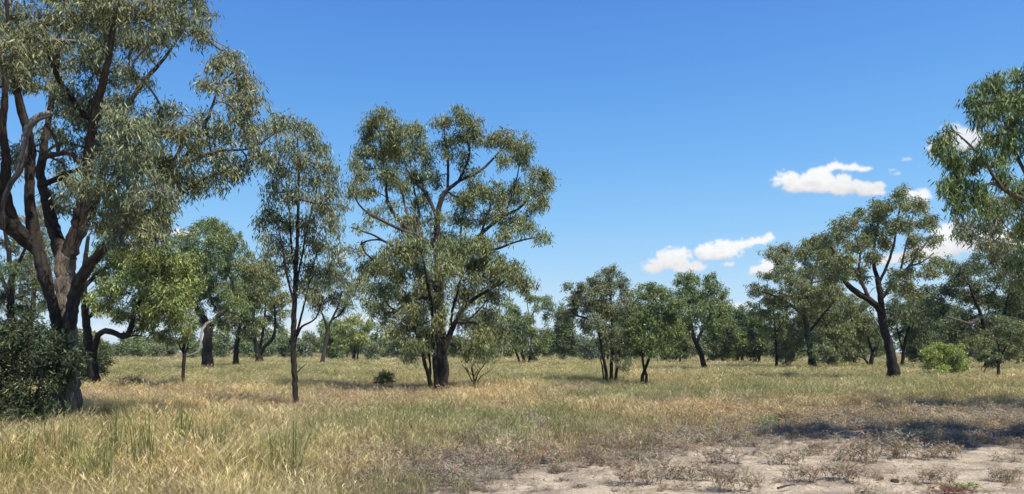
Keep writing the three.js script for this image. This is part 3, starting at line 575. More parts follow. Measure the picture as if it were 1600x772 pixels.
growTree('tall_spreading_gum', 'tall spreading gum tree standing alone mid-meadow with a dense lower crown and open top', {
  base: [691, 606], seed: 33, D: 3.4, bark: 'black', twigBark: 'dark', tip: 0.008, most: 0.09,
  leaf: { cols: 'olive', L: 0.19, w: 0.04, cov: 1.08, droop: 0.75, per: 18, spread: 0.24 },
  limbs: [
    { n: 'trunk', p: [[691, 608, 19, 0], [692, 590, 18.5, 0], [691, 565, 17.5, 0], [689, 535, 16, 0], [687, 500, 15.5, 0], [686, 460, 14, 0], [685, 420, 12, 0], [683, 385, 10, 0], [682, 352, 9, 0], [686, 325, 7.5, 0], [692, 305, 7, 0], [700, 296, 6, 0], [719, 282, 5, 0], [750, 267, 4, 0.3], [774, 244, 3, 0.5], [790, 225, 2, 0.6]], c: ['black', 'grey'] },
    { n: 'stem', p: [[684, 605, 8, -0.3], [680, 580, 7.5, -0.4], [678, 550, 7, -0.5], [677, 515, 6.5, -0.6], [674, 480, 5.5, -0.8], [668, 440, 4, -1], [660, 400, 2.5, -1.2]] },
    { n: 'stem', p: [[676, 603, 7, -0.2], [670, 588, 6.5, -0.5], [664, 570, 6, -0.9], [660, 550, 5, -1.2], [652, 525, 4, -1.6], [640, 500, 2.5, -2]] },
    { n: 'stem', p: [[672, 598, 4, 0.2], [672, 570, 3.6, 0.3], [669, 540, 3, 0.6], [664, 510, 2, 0.9]] },
    { p: [[694, 548, 10, 0], [703, 522, 9, 0], [712, 502, 8, -0.2], [724, 482, 7, -0.3], [742, 466, 5.5, -0.5], [766, 452, 4, -0.7], [795, 436, 2.5, -0.8]] },
    { p: [[704, 518, 5, 0], [706, 490, 4.5, -0.6], [714, 460, 4, -1], [722, 430, 3, -1.3], [735, 395, 2, -1.6]] },
    { p: [[686, 480, 7, 0], [668, 465, 6.5, -0.5], [650, 468, 6, -1], [632, 478, 5, -1.4], [615, 490, 3.5, -1.8]] },
    { p: [[684, 395, 8, 0], [668, 378, 8, 0.2], [648, 366, 7.5, 0.3], [632, 352, 7, 0.4], [617, 336, 6, 0.5], [606, 316, 5, 0.6], [603, 285, 4, 0.7], [598, 245, 3, 0.8], [592, 205, 2, 0.9]], c: ['dark', 'tan'] },
    { p: [[648, 366, 6, 0.3], [625, 358, 5, 0.1], [600, 346, 4.5, -0.2], [576, 334, 3.5, -0.4], [560, 318, 2.5, -0.6], [550, 300, 1.6, -0.7]], c: ['tan', 'dark'] },
    { p: [[640, 362, 4, 0.3], [636, 335, 4, 0.8], [630, 310, 3.4, 1.2], [622, 280, 2.4, 1.5]], c: ['tan', 'tan'] },
    { p: [[652, 367, 4, 0.3], [655, 335, 3.6, 0.9], [648, 300, 3, 1.4], [640, 250, 2, 1.8], [642, 210, 1.4, 2]], c: ['tan', 'dark'] },
    { p: [[600, 377, 3.6, -0.5], [585, 368, 3.2, -0.6], [568, 362, 2.6, -0.7], [548, 355, 1.8, -0.8]], c: ['dark', 'dark'], dead: true },
    { p: [[640, 400, 5, 0], [618, 386, 4, -0.3], [598, 376, 3.6, -0.5]], c: ['dark', 'dark'] },
    { p: [[682, 340, 6, 0], [673, 316, 5.5, 0.4], [662, 298, 5, 0.7], [648, 284, 3.5, 1], [634, 262, 2, 1.2]], c: ['dark', 'dark'] },
    { p: [[699, 297, 4.5, 0], [700, 268, 4, 0.2], [699, 243, 3.5, 0.3], [695, 222, 2.6, 0.4], [694, 200, 1.6, 0.4]], c: ['dark', 'dark'] },
    { p: [[716, 285, 4.5, 0], [727, 262, 4, -0.3], [734, 236, 3.5, -0.4], [728, 214, 2.6, -0.5], [738, 190, 1.6, -0.5]], c: ['dark', 'dark'] },
    { p: [[686, 440, 8, 0], [702, 415, 7.5, 0.6], [722, 392, 7, 1], [745, 372, 6.5, 1.2], [760, 358, 6, 1.3], [788, 337, 5, 1.4], [812, 325, 4, 1.5], [835, 296, 3, 1.6], [850, 272, 2, 1.7]], c: ['dark', 'dark'] },
    { p: [[745, 372, 5, 1.2], [765, 390, 4.5, 0.7], [785, 386, 4, 0.5], [806, 378, 3, 0.4], [846, 369, 2, 0.3]], c: ['dark', 'dark'] },
    { p: [[752, 364, 4, 1.2], [758, 345, 3.6, 0.6], [765, 325, 3, 0.2], [768, 300, 2, 0]], c: ['dark', 'dark'] },
    { p: [[788, 337, 3.6, 1.4], [796, 316, 3, 1], [806, 285, 2.4, 0.8], [812, 255, 1.6, 0.7]], c: ['dark', 'dark'] },
    { p: [[722, 392, 4, 1], [720, 360, 3.4, 1.6], [726, 325, 2.4, 2]], c: ['dark', 'dark'] },
  ],
  clumps: [
    [582, 184, 18, 14, 0.8], [606, 182, 17, 14, 0.4], [574, 208, 18, 16, 1.2], [614, 208, 24, 20, 0], [640, 200, 16, 14, 1.6], [590, 236, 24, 18, 0.6], [566, 234, 14, 13, 1], [630, 238, 26, 20, 1.6], [654, 226, 12, 15, 2], [608, 268, 27, 18, 0.2], [560, 275, 15, 11, -0.4], [645, 268, 18, 17, 1.5], [580, 296, 18, 9, 0.2], [553, 300, 10, 11, -0.8], [626, 288, 18, 10, 1], [552, 258, 9, 8, 0],
    [700, 188, 17, 11, 0.3], [726, 184, 17, 13, -0.3], [743, 194, 13, 14, -0.6], [716, 210, 16, 11, 0.2], [692, 222, 10, 10, 0.5], [736, 214, 13, 10, -0.5], [728, 240, 10, 8, -0.3], [704, 240, 8, 8, 0.3],
    [774, 216, 18, 14, 0.4], [800, 224, 18, 14, 0.8], [814, 244, 18, 14, 0.8], [790, 246, 14, 9, 0.2], [846, 270, 18, 11, 1.7], [856, 286, 12, 15, 1.7], [832, 292, 13, 12, 1.5], [834, 320, 12, 12, 1.4], [848, 310, 8, 8, 1.6],
    [668, 250, 12, 14, 0.9], [680, 276, 14, 12, 0.6], [742, 290, 17, 16, 1.2], [760, 300, 20, 19, 0], [726, 314, 17, 17, 1.8], [790, 300, 18, 17, 1], [716, 340, 16, 12, 1.6], [650, 318, 12, 11, 1.2], [640, 342, 13, 11, 0.6], [664, 300, 9, 9, 0.8], [812, 300, 12, 12, 1], [780, 325, 12, 12, 0.6],
    [800, 344, 23, 15, 1.2], [826, 354, 18, 11, 0.6], [790, 368, 18, 11, 0.5], [846, 366, 10, 6, 0.3], [762, 338, 14, 13, 0.4],
    [622, 390, 27, 22], [650, 380, 27, 20], [690, 372, 26, 18], [722, 380, 30, 22], [756, 380, 24, 20], [586, 410, 20, 17], [616, 428, 30, 24], [656, 420, 30, 24], [700, 420, 26, 24], [742, 418, 30, 24], [776, 418, 24, 20], [806, 416, 16, 14], [570, 420, 12, 11], [596, 452, 26, 20], [636, 462, 30, 22], [680, 464, 26, 22], [726, 458, 28, 22], [770, 458, 24, 20], [802, 436, 16, 14],
    [600, 488, 21, 15], [640, 502, 26, 19], [668, 520, 19, 15], [616, 512, 16, 12], [650, 538, 21, 11], [730, 498, 21, 17], [760, 498, 21, 19], [744, 526, 23, 15], [716, 540, 17, 13], [780, 518, 17, 15], [762, 544, 18, 12], [690, 500, 14, 16], [578, 470, 12, 10], [632, 556, 10, 7], [690, 335, 12, 14, 0, 0.5], [660, 345, 14, 12, 0.5, 0.5], [615, 322, 16, 14, 0.5, 0.45], [588, 334, 16, 12, 0, 0.4], [572, 350, 14, 8, -0.4, 0.4], [738, 262, 14, 10, 0, 0.5], [712, 305, 14, 10, 0.2, 0.5], [560, 388, 12, 9, -0.6, 0.6], [822, 440, 12, 12, -0.6, 0.7], [560, 440, 12, 10, -0.8, 0.8],
  ],
});

// ---------------------------------------------------------------- the dark bush, and trees behind the big gum
growTree('dark_bush', 'large dark green broad-leaved bush hiding the foot of the huge gum tree', {
  base: [45, 658], seed: 44, D: 0.9, bark: 'black', category: 'bush', leafName: 'foliage', low: 0.1, tip: 0.004,
  leaf: { cols: 'bush', L: 0.125, w: 0.036, cov: 0.75, droop: 0.0, per: 14, spread: 0.14 },
  limbs: [[20, 540, 5, 20], [45, 530, 30, 40], [95, 540, 52, 80], [-30, 545, 0, -10], [70, 560, 48, 60], [118, 560, 62, 100]].map(([x, y, b, m], i) => ({ n: 'stem', p: [[b, 660, 4, -0.2 * (i % 3)], [m, 610, 3.4], [x, y, 1.6]] })),
clumps: [[-10, 560, 30, 26], [20, 545, 26, 24], [45, 530, 22, 20], [70, 545, 22, 20], [94, 550, 20, 20], [114, 562, 15, 18], [10, 585, 30, 26], [50, 575, 28, 26], [78, 585, 20, 22], [98, 582, 13, 14], [-35, 590, 30, 40], [18, 618, 30, 26], [52, 618, 26, 26], [74, 620, 14, 20, -0.3, 0.8], [30, 512, 9, 12, 0, 0.6], [84, 520, 9, 12, 0, 0.6], [106, 532, 10, 11, 0, 0.6], [-30, 630, 30, 26], [124, 560, 8, 12, 0, 0.6], [30, 642, 26, 14], [64, 640, 16, 14], [0, 645, 26, 14], [-15, 520, 12, 16, 0, 0.6], [60, 508, 7, 11, 0, 0.5], [8, 516, 7, 13, 0, 0.5], [45, 500, 5, 9, 0, 0.4], [112, 590, 7, 9, 0, 0.5]],
});
growTree('leafy_shrub', 'loose green shrub at the foot of the trunk behind the huge gum', {
  base: [140, 596], seed: 45, D: 0.7, bark: 'black', category: 'shrub', leafName: 'foliage', low: 0.1,
  leaf: { cols: 'bush', cov: 1.0, droop: 0.1, L: 0.13, w: 0.045, spread: 0.2 },
  limbs: [[130, 550], [150, 545], [165, 560]].map(([x, y]) => ({ n: 'stem', p: [[140, 598, 3], [x * 0.5 + 70, 570, 2.4], [x, y, 1.2]] })),
  clumps: [[133, 560, 14, 12], [146, 575, 16, 14], [132, 585, 14, 11], [152, 556, 12, 9], [165, 560, 9, 6], [150, 540, 9, 6], [128, 540, 10, 10]],
});
growTree('shaded_gum', 'dark trunked gum just left of and behind the huge gum at the left edge', {
  base: [24, 600], seed: 46, D: 1.6, bark: 'black',
  leaf: { cols: 'dark', cov: 0.75 },
  limbs: [{ n: 'trunk', p: [[26, 602, 12], [24, 560, 12], [20, 520, 11], [16, 480, 11], [18, 440, 9], [14, 400, 7], [6, 350, 5]] }, { p: [[17, 470, 7], [5, 440, 6], [-15, 400, 4], [-30, 370, 3]] }, { p: [[20, 430, 6], [34, 400, 5], [48, 370, 3]] }],
  clumps: [[20, 425, 26, 22], [50, 440, 24, 20], [5, 460, 22, 18], [70, 405, 20, 16], [40, 480, 24, 16], [-20, 420, 30, 30], [20, 380, 24, 18], [60, 370, 20, 14], [10, 505, 20, 14], [70, 470, 14, 14], [-30, 480, 24, 20]],
});
growTree('brown_barked_gum', 'gum with a thin brown peeling trunk seen between the dark trunks at the left edge', {
  base: [54, 592], seed: 47, D: 1.4, bark: 'brown',
  leaf: { cols: 'grey', cov: 0.6 },
  limbs: [{ n: 'trunk', p: [[54, 594, 9], [50, 550, 9], [48, 510, 8], [52, 470, 7], [54, 430, 6], [58, 390, 4], [62, 350, 3]], c: ['brown', 'tan'] }, { p: [[50, 500, 4], [40, 470, 3], [32, 440, 2]] }, { p: [[53, 460, 4], [66, 430, 3], [80, 410, 2]] }],
  clumps: [[60, 400, 20, 16], [40, 420, 18, 16], [75, 430, 16, 14], [62, 340, 24, 20], [30, 460, 16, 12], [84, 460, 14, 14]],
});
growTree('yellowish_gum', 'yellow-green leafy gum with a crooked low limb, right behind the huge gum', {
  base: [146, 602], seed: 48, D: 2.6, bark: 'black', twigBark: 'dark',
  leaf: { cols: 'yellow', cov: 1.1, L: 0.21, w: 0.05, droop: 0.6 },
  limbs: [
    { n: 'trunk', p: [[148, 604, 16], [146, 575, 14], [140, 545, 13], [136, 515, 12], [132, 480, 11], [130, 445, 10], [133, 405, 8], [138, 370, 5]] },
    { p: [[146, 560, 9, 0], [149, 538, 9, -0.3], [154, 524, 9, -0.5], [164, 517, 9, -0.8], [178, 520, 9, -1], [192, 526, 9, -1.1], [201, 521, 9, -1.2], [206, 508, 8, -1.2], [210, 488, 6, -1.2], [222, 465, 4, -1.1], [245, 440, 2.6, -1]] },
    { p: [[134, 500, 7, 0], [150, 485, 6, 0.5], [175, 470, 5, 1], [200, 445, 4, 1.4], [225, 410, 3, 1.6]] },
    { p: [[131, 450, 7, 0], [150, 430, 6, 0.3], [180, 410, 5, 0.6], [215, 395, 4, 0.8], [255, 385, 2.6, 1]] },
    { n: 'twig', p: [[196, 527, 3, -1.1], [214, 524, 2, -1.1], [224, 526, 1.2, -1.1]], dead: true },
  ],
  clumps: [[165, 395, 24, 20], [188, 410, 28, 26], [228, 390, 30, 22], [265, 400, 26, 22], [182, 445, 24, 22], [170, 480, 22, 16], [214, 435, 28, 24], [252, 425, 26, 22], [280, 440, 20, 22], [225, 470, 28, 24], [262, 470, 28, 24], [195, 490, 20, 13], [238, 500, 28, 16], [275, 500, 20, 18], [285, 470, 16, 22], [212, 360, 24, 16], [246, 362, 22, 14], [170, 365, 20, 14], [255, 520, 18, 10], [290, 420, 16, 14], [145, 460, 12, 12], [306, 440, 14, 14], [300, 400, 14, 12], [245, 340, 18, 10], [240, 440, 18, 16, -2.2, 0.7], [262, 455, 18, 16, -2.4, 0.7], [236, 478, 16, 14, -2.2, 0.7], [270, 492, 16, 16, -2, 0.7]],
});
growTree('dead_sapling', 'dark dead sapling with a few leaf tufts standing in front of the forked tree', {
  base: [287, 597], seed: 50, D: 0.5, bark: 'black', low: 1.0, category: 'tree', leaf: { cols: 'dark', cov: 0.6 },
  limbs: [{ n: 'trunk', p: [[287, 599, 5.5], [286, 580, 5.5], [288, 560, 6], [287, 545, 5.5], [289, 532, 4], [291, 520, 2.4]] }, { n: 'broken_branch', p: [[288, 555, 4], [293, 545, 3.4], [294, 535, 2]], dead: true }, { n: 'broken_branch', p: [[287, 552, 3], [281, 543, 2.4], [279, 534, 1.4]], dead: true }],
  clumps: [[290, 520, 9, 6], [281, 530, 6, 4], [298, 512, 8, 6], [286, 510, 8, 5]],
});
growTree('forked_gum', 'thick dark forked trunk gum with bleached dead branches, behind the dead sapling', {
  base: [324, 576], seed: 51, D: 3.4, bark: 'black', twigBark: 'grey',
  leaf: { cols: 'green', cov: 0.95 },
  limbs: [
    { n: 'trunk', p: [[324, 577, 15], [324, 555, 14.5], [325, 535, 14], [326, 515, 13], [322, 502, 11], [316, 493, 9], [309, 485, 8], [303, 472, 6], [298, 450, 5], [294, 425, 3.5], [290, 395, 2]], c: ['black', 'grey'] },
    { p: [[326, 518, 10], [334, 502, 9], [345, 490, 8], [356, 480, 7], [364, 458, 5], [360, 430, 4], [352, 400, 3], [345, 360, 2]], c: ['black', 'pale'] },
    { n: 'dead_branch', p: [[334, 500, 4, -1.5], [323, 506, 4, -2.2], [315, 518, 4, -2.8], [313, 535, 3.6, -3.2], [311, 548, 3.2, -3.4]], c: ['white', 'white'], dead: true, label: 'bleached white dead branch hanging from the fork' },
    { n: 'dead_branch', p: [[311, 548, 3, -3.4], [302, 553, 2.6, -3.6], [292, 556, 2, -3.8]], c: ['white', 'white'], dead: true, label: 'bleached white dead branch reaching sideways' },
    { n: 'dead_branch', p: [[304, 480, 3, -1], [312, 462, 2.4, -1.4], [316, 445, 2, -1.6]], c: ['white', 'white'], dead: true, label: 'bleached white upright dead branch' },
    { p: [[345, 490, 4], [330, 470, 3.6, 1], [326, 440, 3, 1.2], [322, 405, 2, 1.4]], c: ['dark', 'pale'] },
  ],
  clumps: [[345, 356, 20, 14], [330, 375, 24, 18], [300, 385, 24, 18], [355, 392, 24, 18], [278, 400, 18, 16], [326, 405, 26, 20], [300, 420, 24, 20], [350, 425, 26, 20], [322, 445, 24, 18], [296, 450, 20, 16], [362, 450, 20, 18], [340, 465, 22, 16], [372, 476, 16, 14], [306, 478, 14, 10], [280, 372, 16, 12], [358, 372, 12, 9], [316, 352, 14, 10], [345, 500, 12, 9], [284, 435, 14, 12], [330, 345, 12, 8], [264, 405, 16, 14], [312, 500, 12, 9], [318, 415, 20, 16], [300, 360, 14, 10]],
});
growTree('straight_trunk_gum', 'rounded gum with a short straight dark trunk, right of the forked tree', {
  base: [368, 571], seed: 52, D: 3, bark: 'black', leaf: { cols: 'olive', cov: 1.0 },
  limbs: [{ n: 'trunk', p: [[368, 572, 8.5], [369, 550, 8], [372, 528, 7], [376, 505, 5.5], [380, 470, 4], [385, 430, 2.4]] }, { p: [[372, 525, 5], [384, 510, 4], [396, 490, 3], [402, 460, 2]] }],
  clumps: [[372, 412, 18, 14], [392, 418, 22, 18], [410, 428, 18, 15], [384, 440, 24, 18], [404, 452, 20, 16], [376, 462, 20, 16], [394, 475, 20, 15], [366, 490, 18, 14], [386, 498, 18, 12], [356, 508, 12, 9], [376, 518, 14, 9], [402, 500, 12, 10]],
});
growTree('multi_limbed_gum', 'open gum with several dark curving limbs, left of the slender tree', {
  base: [405, 566], seed: 53, D: 3, bark: 'black', leaf: { cols: 'olive', cov: 0.85 },
  limbs: [{ n: 'trunk', p: [[405, 567, 11], [404, 555, 10.5], [402, 545, 9], [398, 528, 6], [396, 510, 5], [398, 480, 3], [404, 450, 2]] }, { p: [[406, 553, 7], [414, 541, 6], [424, 532, 5], [429, 520, 4.5], [430, 500, 3.5], [428, 470, 2.4]] }, { p: [[405, 550, 6], [410, 525, 4.5], [414, 490, 3.4], [418, 440, 2]] }],
  clumps: [[412, 410, 16, 11], [424, 425, 16, 14], [405, 435, 16, 14], [432, 445, 14, 14], [416, 455, 20, 14], [438, 470, 13, 12], [402, 472, 16, 12], [424, 480, 16, 12], [442, 490, 10, 9], [394, 505, 15, 10], [412, 500, 15, 10], [432, 505, 10, 8], [404, 548, 8, 6], [440, 512, 8, 6], [390, 522, 12, 8]],
});
growTree('leaning_gum', 'thin leaning forked gum between the slender tree and the tall spreading tree', {
  base: [503, 568], seed: 54, D: 1.8, bark: 'black', twigBark: 'dark', leaf: { cols: 'gum', cov: 0.7, droop: 0.9 },
  limbs: [{ n: 'trunk', p: [[502, 569, 7], [505, 555, 6.4], [508, 540, 6], [511, 522, 5.4], [515, 508, 4.4], [521, 494, 3.6], [528, 478, 2.8], [534, 455, 2]], c: ['grey', 'black'] }, { p: [[511, 522, 4], [509, 505, 3.6], [504, 492, 3], [496, 475, 2.4], [490, 455, 1.6]] }, { p: [[518, 500, 3], [530, 492, 2.4], [540, 478, 1.8], [548, 465, 1.2]] }],
  clumps: [[495, 450, 18, 14], [515, 440, 18, 14], [535, 432, 18, 16], [522, 462, 20, 14], [500, 472, 16, 12], [545, 455, 13, 14], [536, 478, 13, 10], [488, 462, 12, 10], [548, 475, 7, 8], [515, 415, 16, 12], [530, 410, 12, 10]],
});

// ---------------------------------------------------------------- trees right of the middle
growTree('many_stemmed_gum', 'many-stemmed bushy gum with leaves down to the grass, right of the sky gap', {
  base: [952, 593], seed: 61, D: 2.2, bark: 'black', leaf: { cols: 'gum', cov: 1.1, droop: 0.55 },
  limbs: [
    { n: 'stem', p: [[955, 595, 5.5], [955, 575, 5.5], [957, 545, 5], [957, 510, 4.5], [955, 475, 3.4], [952, 435, 2]] },
    { n: 'stem', p: [[949, 594, 5], [946, 575, 5], [942, 555, 4.5], [938, 530, 3.6], [930, 500, 3], [918, 470, 2]] },
    { n: 'stem', p: [[961, 595, 5], [964, 572, 4.5], [968, 545, 4], [974, 510, 3], [980, 470, 2]] },
    { n: 'stem', p: [[945, 588, 3], [941, 572, 2.4], [938, 560, 1.6]] },
    { p: [[932, 508, 3.4, -0.4], [915, 497, 3, -0.8], [900, 492, 2.4, -1], [890, 482, 1.5, -1.2]] },
  ],
  clumps: [[950, 425, 14, 9], [928, 438, 17, 12], [906, 450, 15, 12], [968, 440, 17, 12], [945, 455, 22, 16], [914, 472, 18, 14], [980, 460, 16, 14], [896, 484, 11, 10], [950, 485, 25, 18], [930, 505, 18, 15], [976, 492, 20, 17], [960, 522, 21, 15], [986, 478, 13, 11], [990, 512, 12, 15], [940, 530, 14, 10], [966, 555, 10, 9], [977, 572, 7, 7], [925, 460, 10, 10], [958, 415, 7, 5], [938, 480, 15, 12], [982, 535, 11, 11], [972, 540, 12, 8], [898, 470, 12, 10], [1000, 490, 14, 16], [912, 500, 12, 10]],
});
growTree('dark_twin_stem_gum', 'dark leafy gum on a short crossed double stem, nearest of the trees right of centre', {
  base: [1007, 599], seed: 62, D: 1.9, bark: 'black', leaf: { cols: 'green', cov: 1.15, droop: 0.5 },
  limbs: [
    { n: 'stem', p: [[1006, 600, 6], [1004, 588, 5.5], [1008, 576, 5], [1013, 563, 4.4], [1018, 548, 4], [1024, 520, 3], [1030, 480, 2]] },
    { n: 'stem', p: [[1010, 599, 4.5], [1010, 586, 4.4], [1006, 575, 4], [1004, 562, 3.6], [1004, 540, 3], [1000, 505, 2]] },
  ],
  clumps: [[1008, 462, 20, 13], [1034, 456, 17, 12], [1050, 472, 14, 13], [1000, 485, 22, 16], [1026, 482, 24, 17], [1048, 495, 16, 15], [990, 505, 16, 14], [1012, 510, 26, 18], [1038, 515, 22, 17], [1006, 530, 24, 13], [1034, 535, 20, 12], [1046, 545, 12, 7], [1024, 550, 16, 7], [990, 528, 12, 12], [1015, 445, 12, 7], [1056, 510, 9, 12], [1000, 550, 11, 6]],
});
growTree('leaning_trunk_gum', 'gum on a dark leaning trunk with two rounded tops in front of the cloud', {
  base: [1102, 576], seed: 63, D: 2.6, bark: 'black', twigBark: 'grey', leaf: { cols: 'green', cov: 1.0, droop: 0.7 },
  limbs: [
    { n: 'trunk', p: [[1103, 577, 8], [1097, 558, 8], [1090, 541, 8], [1084, 527, 7], [1080, 508, 5.5], [1076, 480, 4], [1074, 445, 2.4]] },
    { p: [[1088, 537, 6], [1096, 518, 5], [1106, 500, 4.5], [1113, 480, 3.6], [1114, 450, 2.4]] }, { p: [[1098, 515, 4], [1114, 505, 3.4], [1126, 490, 2.6], [1132, 470, 1.6]] }, { p: [[1082, 515, 4], [1068, 500, 3], [1060, 480, 2]] },
  ],
  clumps: [[1075, 431, 13, 10], [1082, 446, 14, 11], [1108, 432, 11, 10], [1116, 448, 13, 13], [1128, 464, 13, 15], [1088, 466, 22, 15], [1066, 460, 12, 16], [1110, 478, 22, 16], [1082, 490, 24, 17], [1130, 488, 12, 14], [1060, 492, 11, 14], [1104, 502, 22, 13], [1078, 512, 16, 10], [1122, 508, 14, 10]],
});
growTree('bright_young_tree', 'bright green rounded young tree in front of the dark trees right of the leaning trunk', {
  base: [1153, 566], seed: 64, D: 1.5, bark: 'black', leaf: { cols: 'bright', cov: 1.1, droop: 0.3 },
  limbs: [{ n: 'trunk', p: [[1153, 567, 3], [1153, 555, 2.6], [1152, 535, 1.6]] }, { p: [[1153, 558, 1.6], [1160, 548, 1.4], [1164, 540, 1]] }],
  clumps: [[1144, 528, 10, 8], [1156, 526, 10, 8], [1164, 536, 9, 9], [1140, 538, 9, 9], [1152, 540, 14, 10], [1160, 548, 11, 8], [1146, 550, 11, 8]],
});
growTree('thin_trunk_tree', 'yellow-green crowned tree on a thin straight trunk, left of the big shadowy tree', {
  base: [1213, 573], seed: 65, D: 1.8, bark: 'black', leaf: { cols: 'yellow', cov: 0.75 },
  limbs: [{ n: 'trunk', p: [[1213, 574, 4.4], [1213, 550, 4], [1212, 525, 3.4], [1210, 500, 2.6], [1208, 475, 1.8]] }, { p: [[1212, 520, 2], [1222, 505, 1.6], [1228, 490, 1]] }],
  clumps: [[1200, 474, 17, 11], [1218, 478, 15, 11], [1188, 488, 14, 10], [1226, 495, 11, 11], [1206, 495, 13, 10], [1196, 512, 10, 10], [1178, 478, 9, 7], [1222, 522, 7, 9]],
});
growTree('shadowy_gum', 'big shadowy gum with a wide dark crown, left of the bent trunk tree', {
  base: [1268, 574], seed: 66, D: 3.6, bark: 'black', twigBark: 'grey', leaf: { cols: 'olive', cov: 1.1, droop: 0.6 },
  limbs: [
    { n: 'trunk', p: [[1270, 575, 12], [1268, 555, 11], [1264, 530, 9.5], [1258, 500, 8], [1252, 470, 6], [1244, 440, 4], [1236, 410, 2.4]], c: ['black', 'grey'] },
    { p: [[1268, 558, 9], [1284, 550, 8.5], [1302, 542, 8], [1316, 532, 7], [1326, 518, 5], [1332, 500, 3]] },
    { p: [[1258, 495, 5], [1238, 478, 4.4], [1218, 466, 3.4], [1198, 458, 2.6], [1178, 452, 1.8]], c: ['grey', 'grey'] },
    { p: [[1256, 485, 5], [1266, 450, 4], [1276, 415, 3], [1282, 390, 2]], c: ['grey', 'pale'] },
    { p: [[1262, 520, 5], [1284, 495, 4], [1302, 470, 3], [1308, 445, 2]] },
    { p: [[1240, 430, 3], [1222, 412, 2.4], [1206, 398, 1.6]], c: ['grey', 'grey'] },
  ],
  clumps: [[1203, 394, 15, 9], [1220, 402, 12, 8], [1196, 430, 10, 7], [1180, 454, 13, 8], [1200, 452, 13, 9], [1226, 420, 20, 14], [1250, 396, 25, 15], [1280, 388, 20, 14], [1236, 440, 25, 17], [1268, 424, 30, 20], [1214, 468, 18, 10], [1260, 464, 30, 20], [1298, 456, 26, 24], [1290, 494, 30, 20], [1246, 500, 26, 20], [1308, 520, 26, 18], [1240, 534, 18, 14], [1330, 490, 16, 20], [1290, 545, 22, 13], [1320, 545, 15, 10], [1272, 528, 20, 16], [1236, 556, 12, 8], [1300, 562, 14, 7], [1266, 376, 14, 8], [1306, 420, 18, 16]],
});
growTree('bent_trunk_gum', 'large gum with a thick dark bent trunk and layered olive crown on the right', {
  base: [1396, 590], seed: 67, D: 3.6, bark: 'black', twigBark: 'grey',
  leaf: { cols: 'olive', cov: 1.25, droop: 0.5, L: 0.24, w: 0.055 },
  limbs: [
    { n: 'trunk', p: [[1397, 592, 18], [1396, 575, 16], [1393, 555, 15], [1388, 535, 14], [1382, 515, 13], [1378, 498, 12.5], [1377, 482, 11]], c: ['black', 'dark'] },
    { p: [[1379, 492, 11, 0], [1370, 478, 10, -0.3], [1358, 468, 9.5, -0.6], [1344, 460, 9, -0.8], [1331, 451, 8.5, -1], [1321, 440, 7.5, -1.1], [1317, 425, 6, -1.2], [1310, 405, 4, -1.3], [1298, 385, 2.4, -1.4]], c: ['black', 'dark'] },
    { p: [[1377, 486, 10, 0], [1376, 465, 9.5, 0.2], [1373, 443, 9, 0.3], [1369, 428, 7, 0.4], [1365, 412, 6, 0.5], [1366, 385, 4, 0.6], [1372, 350, 2.6, 0.6]], c: ['black', 'dark'] },
    { p: [[1358, 468, 6, -0.6], [1352, 452, 6, -0.9], [1346, 440, 5.4, -1.1], [1342, 420, 4.4, -1.2], [1344, 395, 3, -1.3], [1336, 365, 2, -1.4]], c: ['tan', 'pale'] },
    { p: [[1375, 470, 6, 0.2], [1390, 450, 5.4, 0.5], [1406, 432, 5, 0.8], [1421, 416, 4.5, 1], [1432, 400, 4, 1.1], [1442, 386, 3.4, 1.2], [1462, 364, 2, 1.3]], c: ['dark', 'pale'] },
    { p: [[1421, 416, 3.4, 1], [1440, 410, 2.8, 1.2], [1458, 396, 2, 1.4]], c: ['grey', 'pale'] },
    { p: [[1373, 443, 5, 0.3], [1386, 415, 4.5, 0], [1396, 385, 4, -0.3], [1402, 350, 3, -0.5], [1408, 315, 2, -0.6]], c: ['dark', 'grey'] },
    { p: [[1406, 432, 4, 0.8], [1412, 400, 3.4, 1.2], [1420, 365, 2.6, 1.5], [1428, 330, 1.8, 1.7]], c: ['dark', 'grey'] },
  ],
  clumps: [[1404, 303, 16, 10], [1425, 320, 17, 12], [1390, 322, 18, 12], [1440, 318, 9, 9], [1370, 338, 18, 12], [1346, 334, 15, 9], [1330, 352, 16, 12], [1360, 362, 21, 14], [1400, 352, 18, 12], [1310, 368, 18, 14], [1290, 384, 16, 12], [1338, 382, 24, 14], [1440, 348, 14, 10], [1424, 374, 12, 10], [1456, 345, 9, 9], [1320, 404, 20, 14], [1292, 408, 18, 12], [1360, 400, 16, 11], [1460, 374, 10, 8], [1430, 398, 15, 10], [1410, 428, 21, 11], [1454, 424, 16, 11], [1390, 448, 17, 10], [1430, 452, 20, 12], [1344, 430, 15, 9], [1465, 404, 12, 9], [1302, 430, 14, 10], [1380, 375, 12, 9], [1416, 344, 11, 8], [1326, 425, 12, 9], [1372, 318, 9, 6]],
});
growTree('curved_dark_tree', 'dark tree on a low curved trunk, just behind and left of the bent trunk', {
  base: [1359, 573], seed: 68, D: 2.4, bark: 'black', leaf: { cols: 'dark', cov: 0.9 },
  limbs: [{ n: 'trunk', p: [[1357, 574, 7], [1362, 560, 7], [1368, 545, 6.5], [1376, 525, 5], [1384, 500, 3]] }, { p: [[1358, 570, 3.4], [1350, 560, 2.6], [1340, 556, 2]] }, { p: [[1364, 552, 4], [1356, 530, 3], [1346, 505, 2]] }],
  clumps: [[1350, 500, 18, 14], [1340, 520, 16, 14], [1366, 520, 15, 13], [1390, 500, 17, 16], [1350, 475, 16, 12], [1400, 475, 16, 14], [1335, 548, 10, 7], [1376, 545, 8, 6]],
});
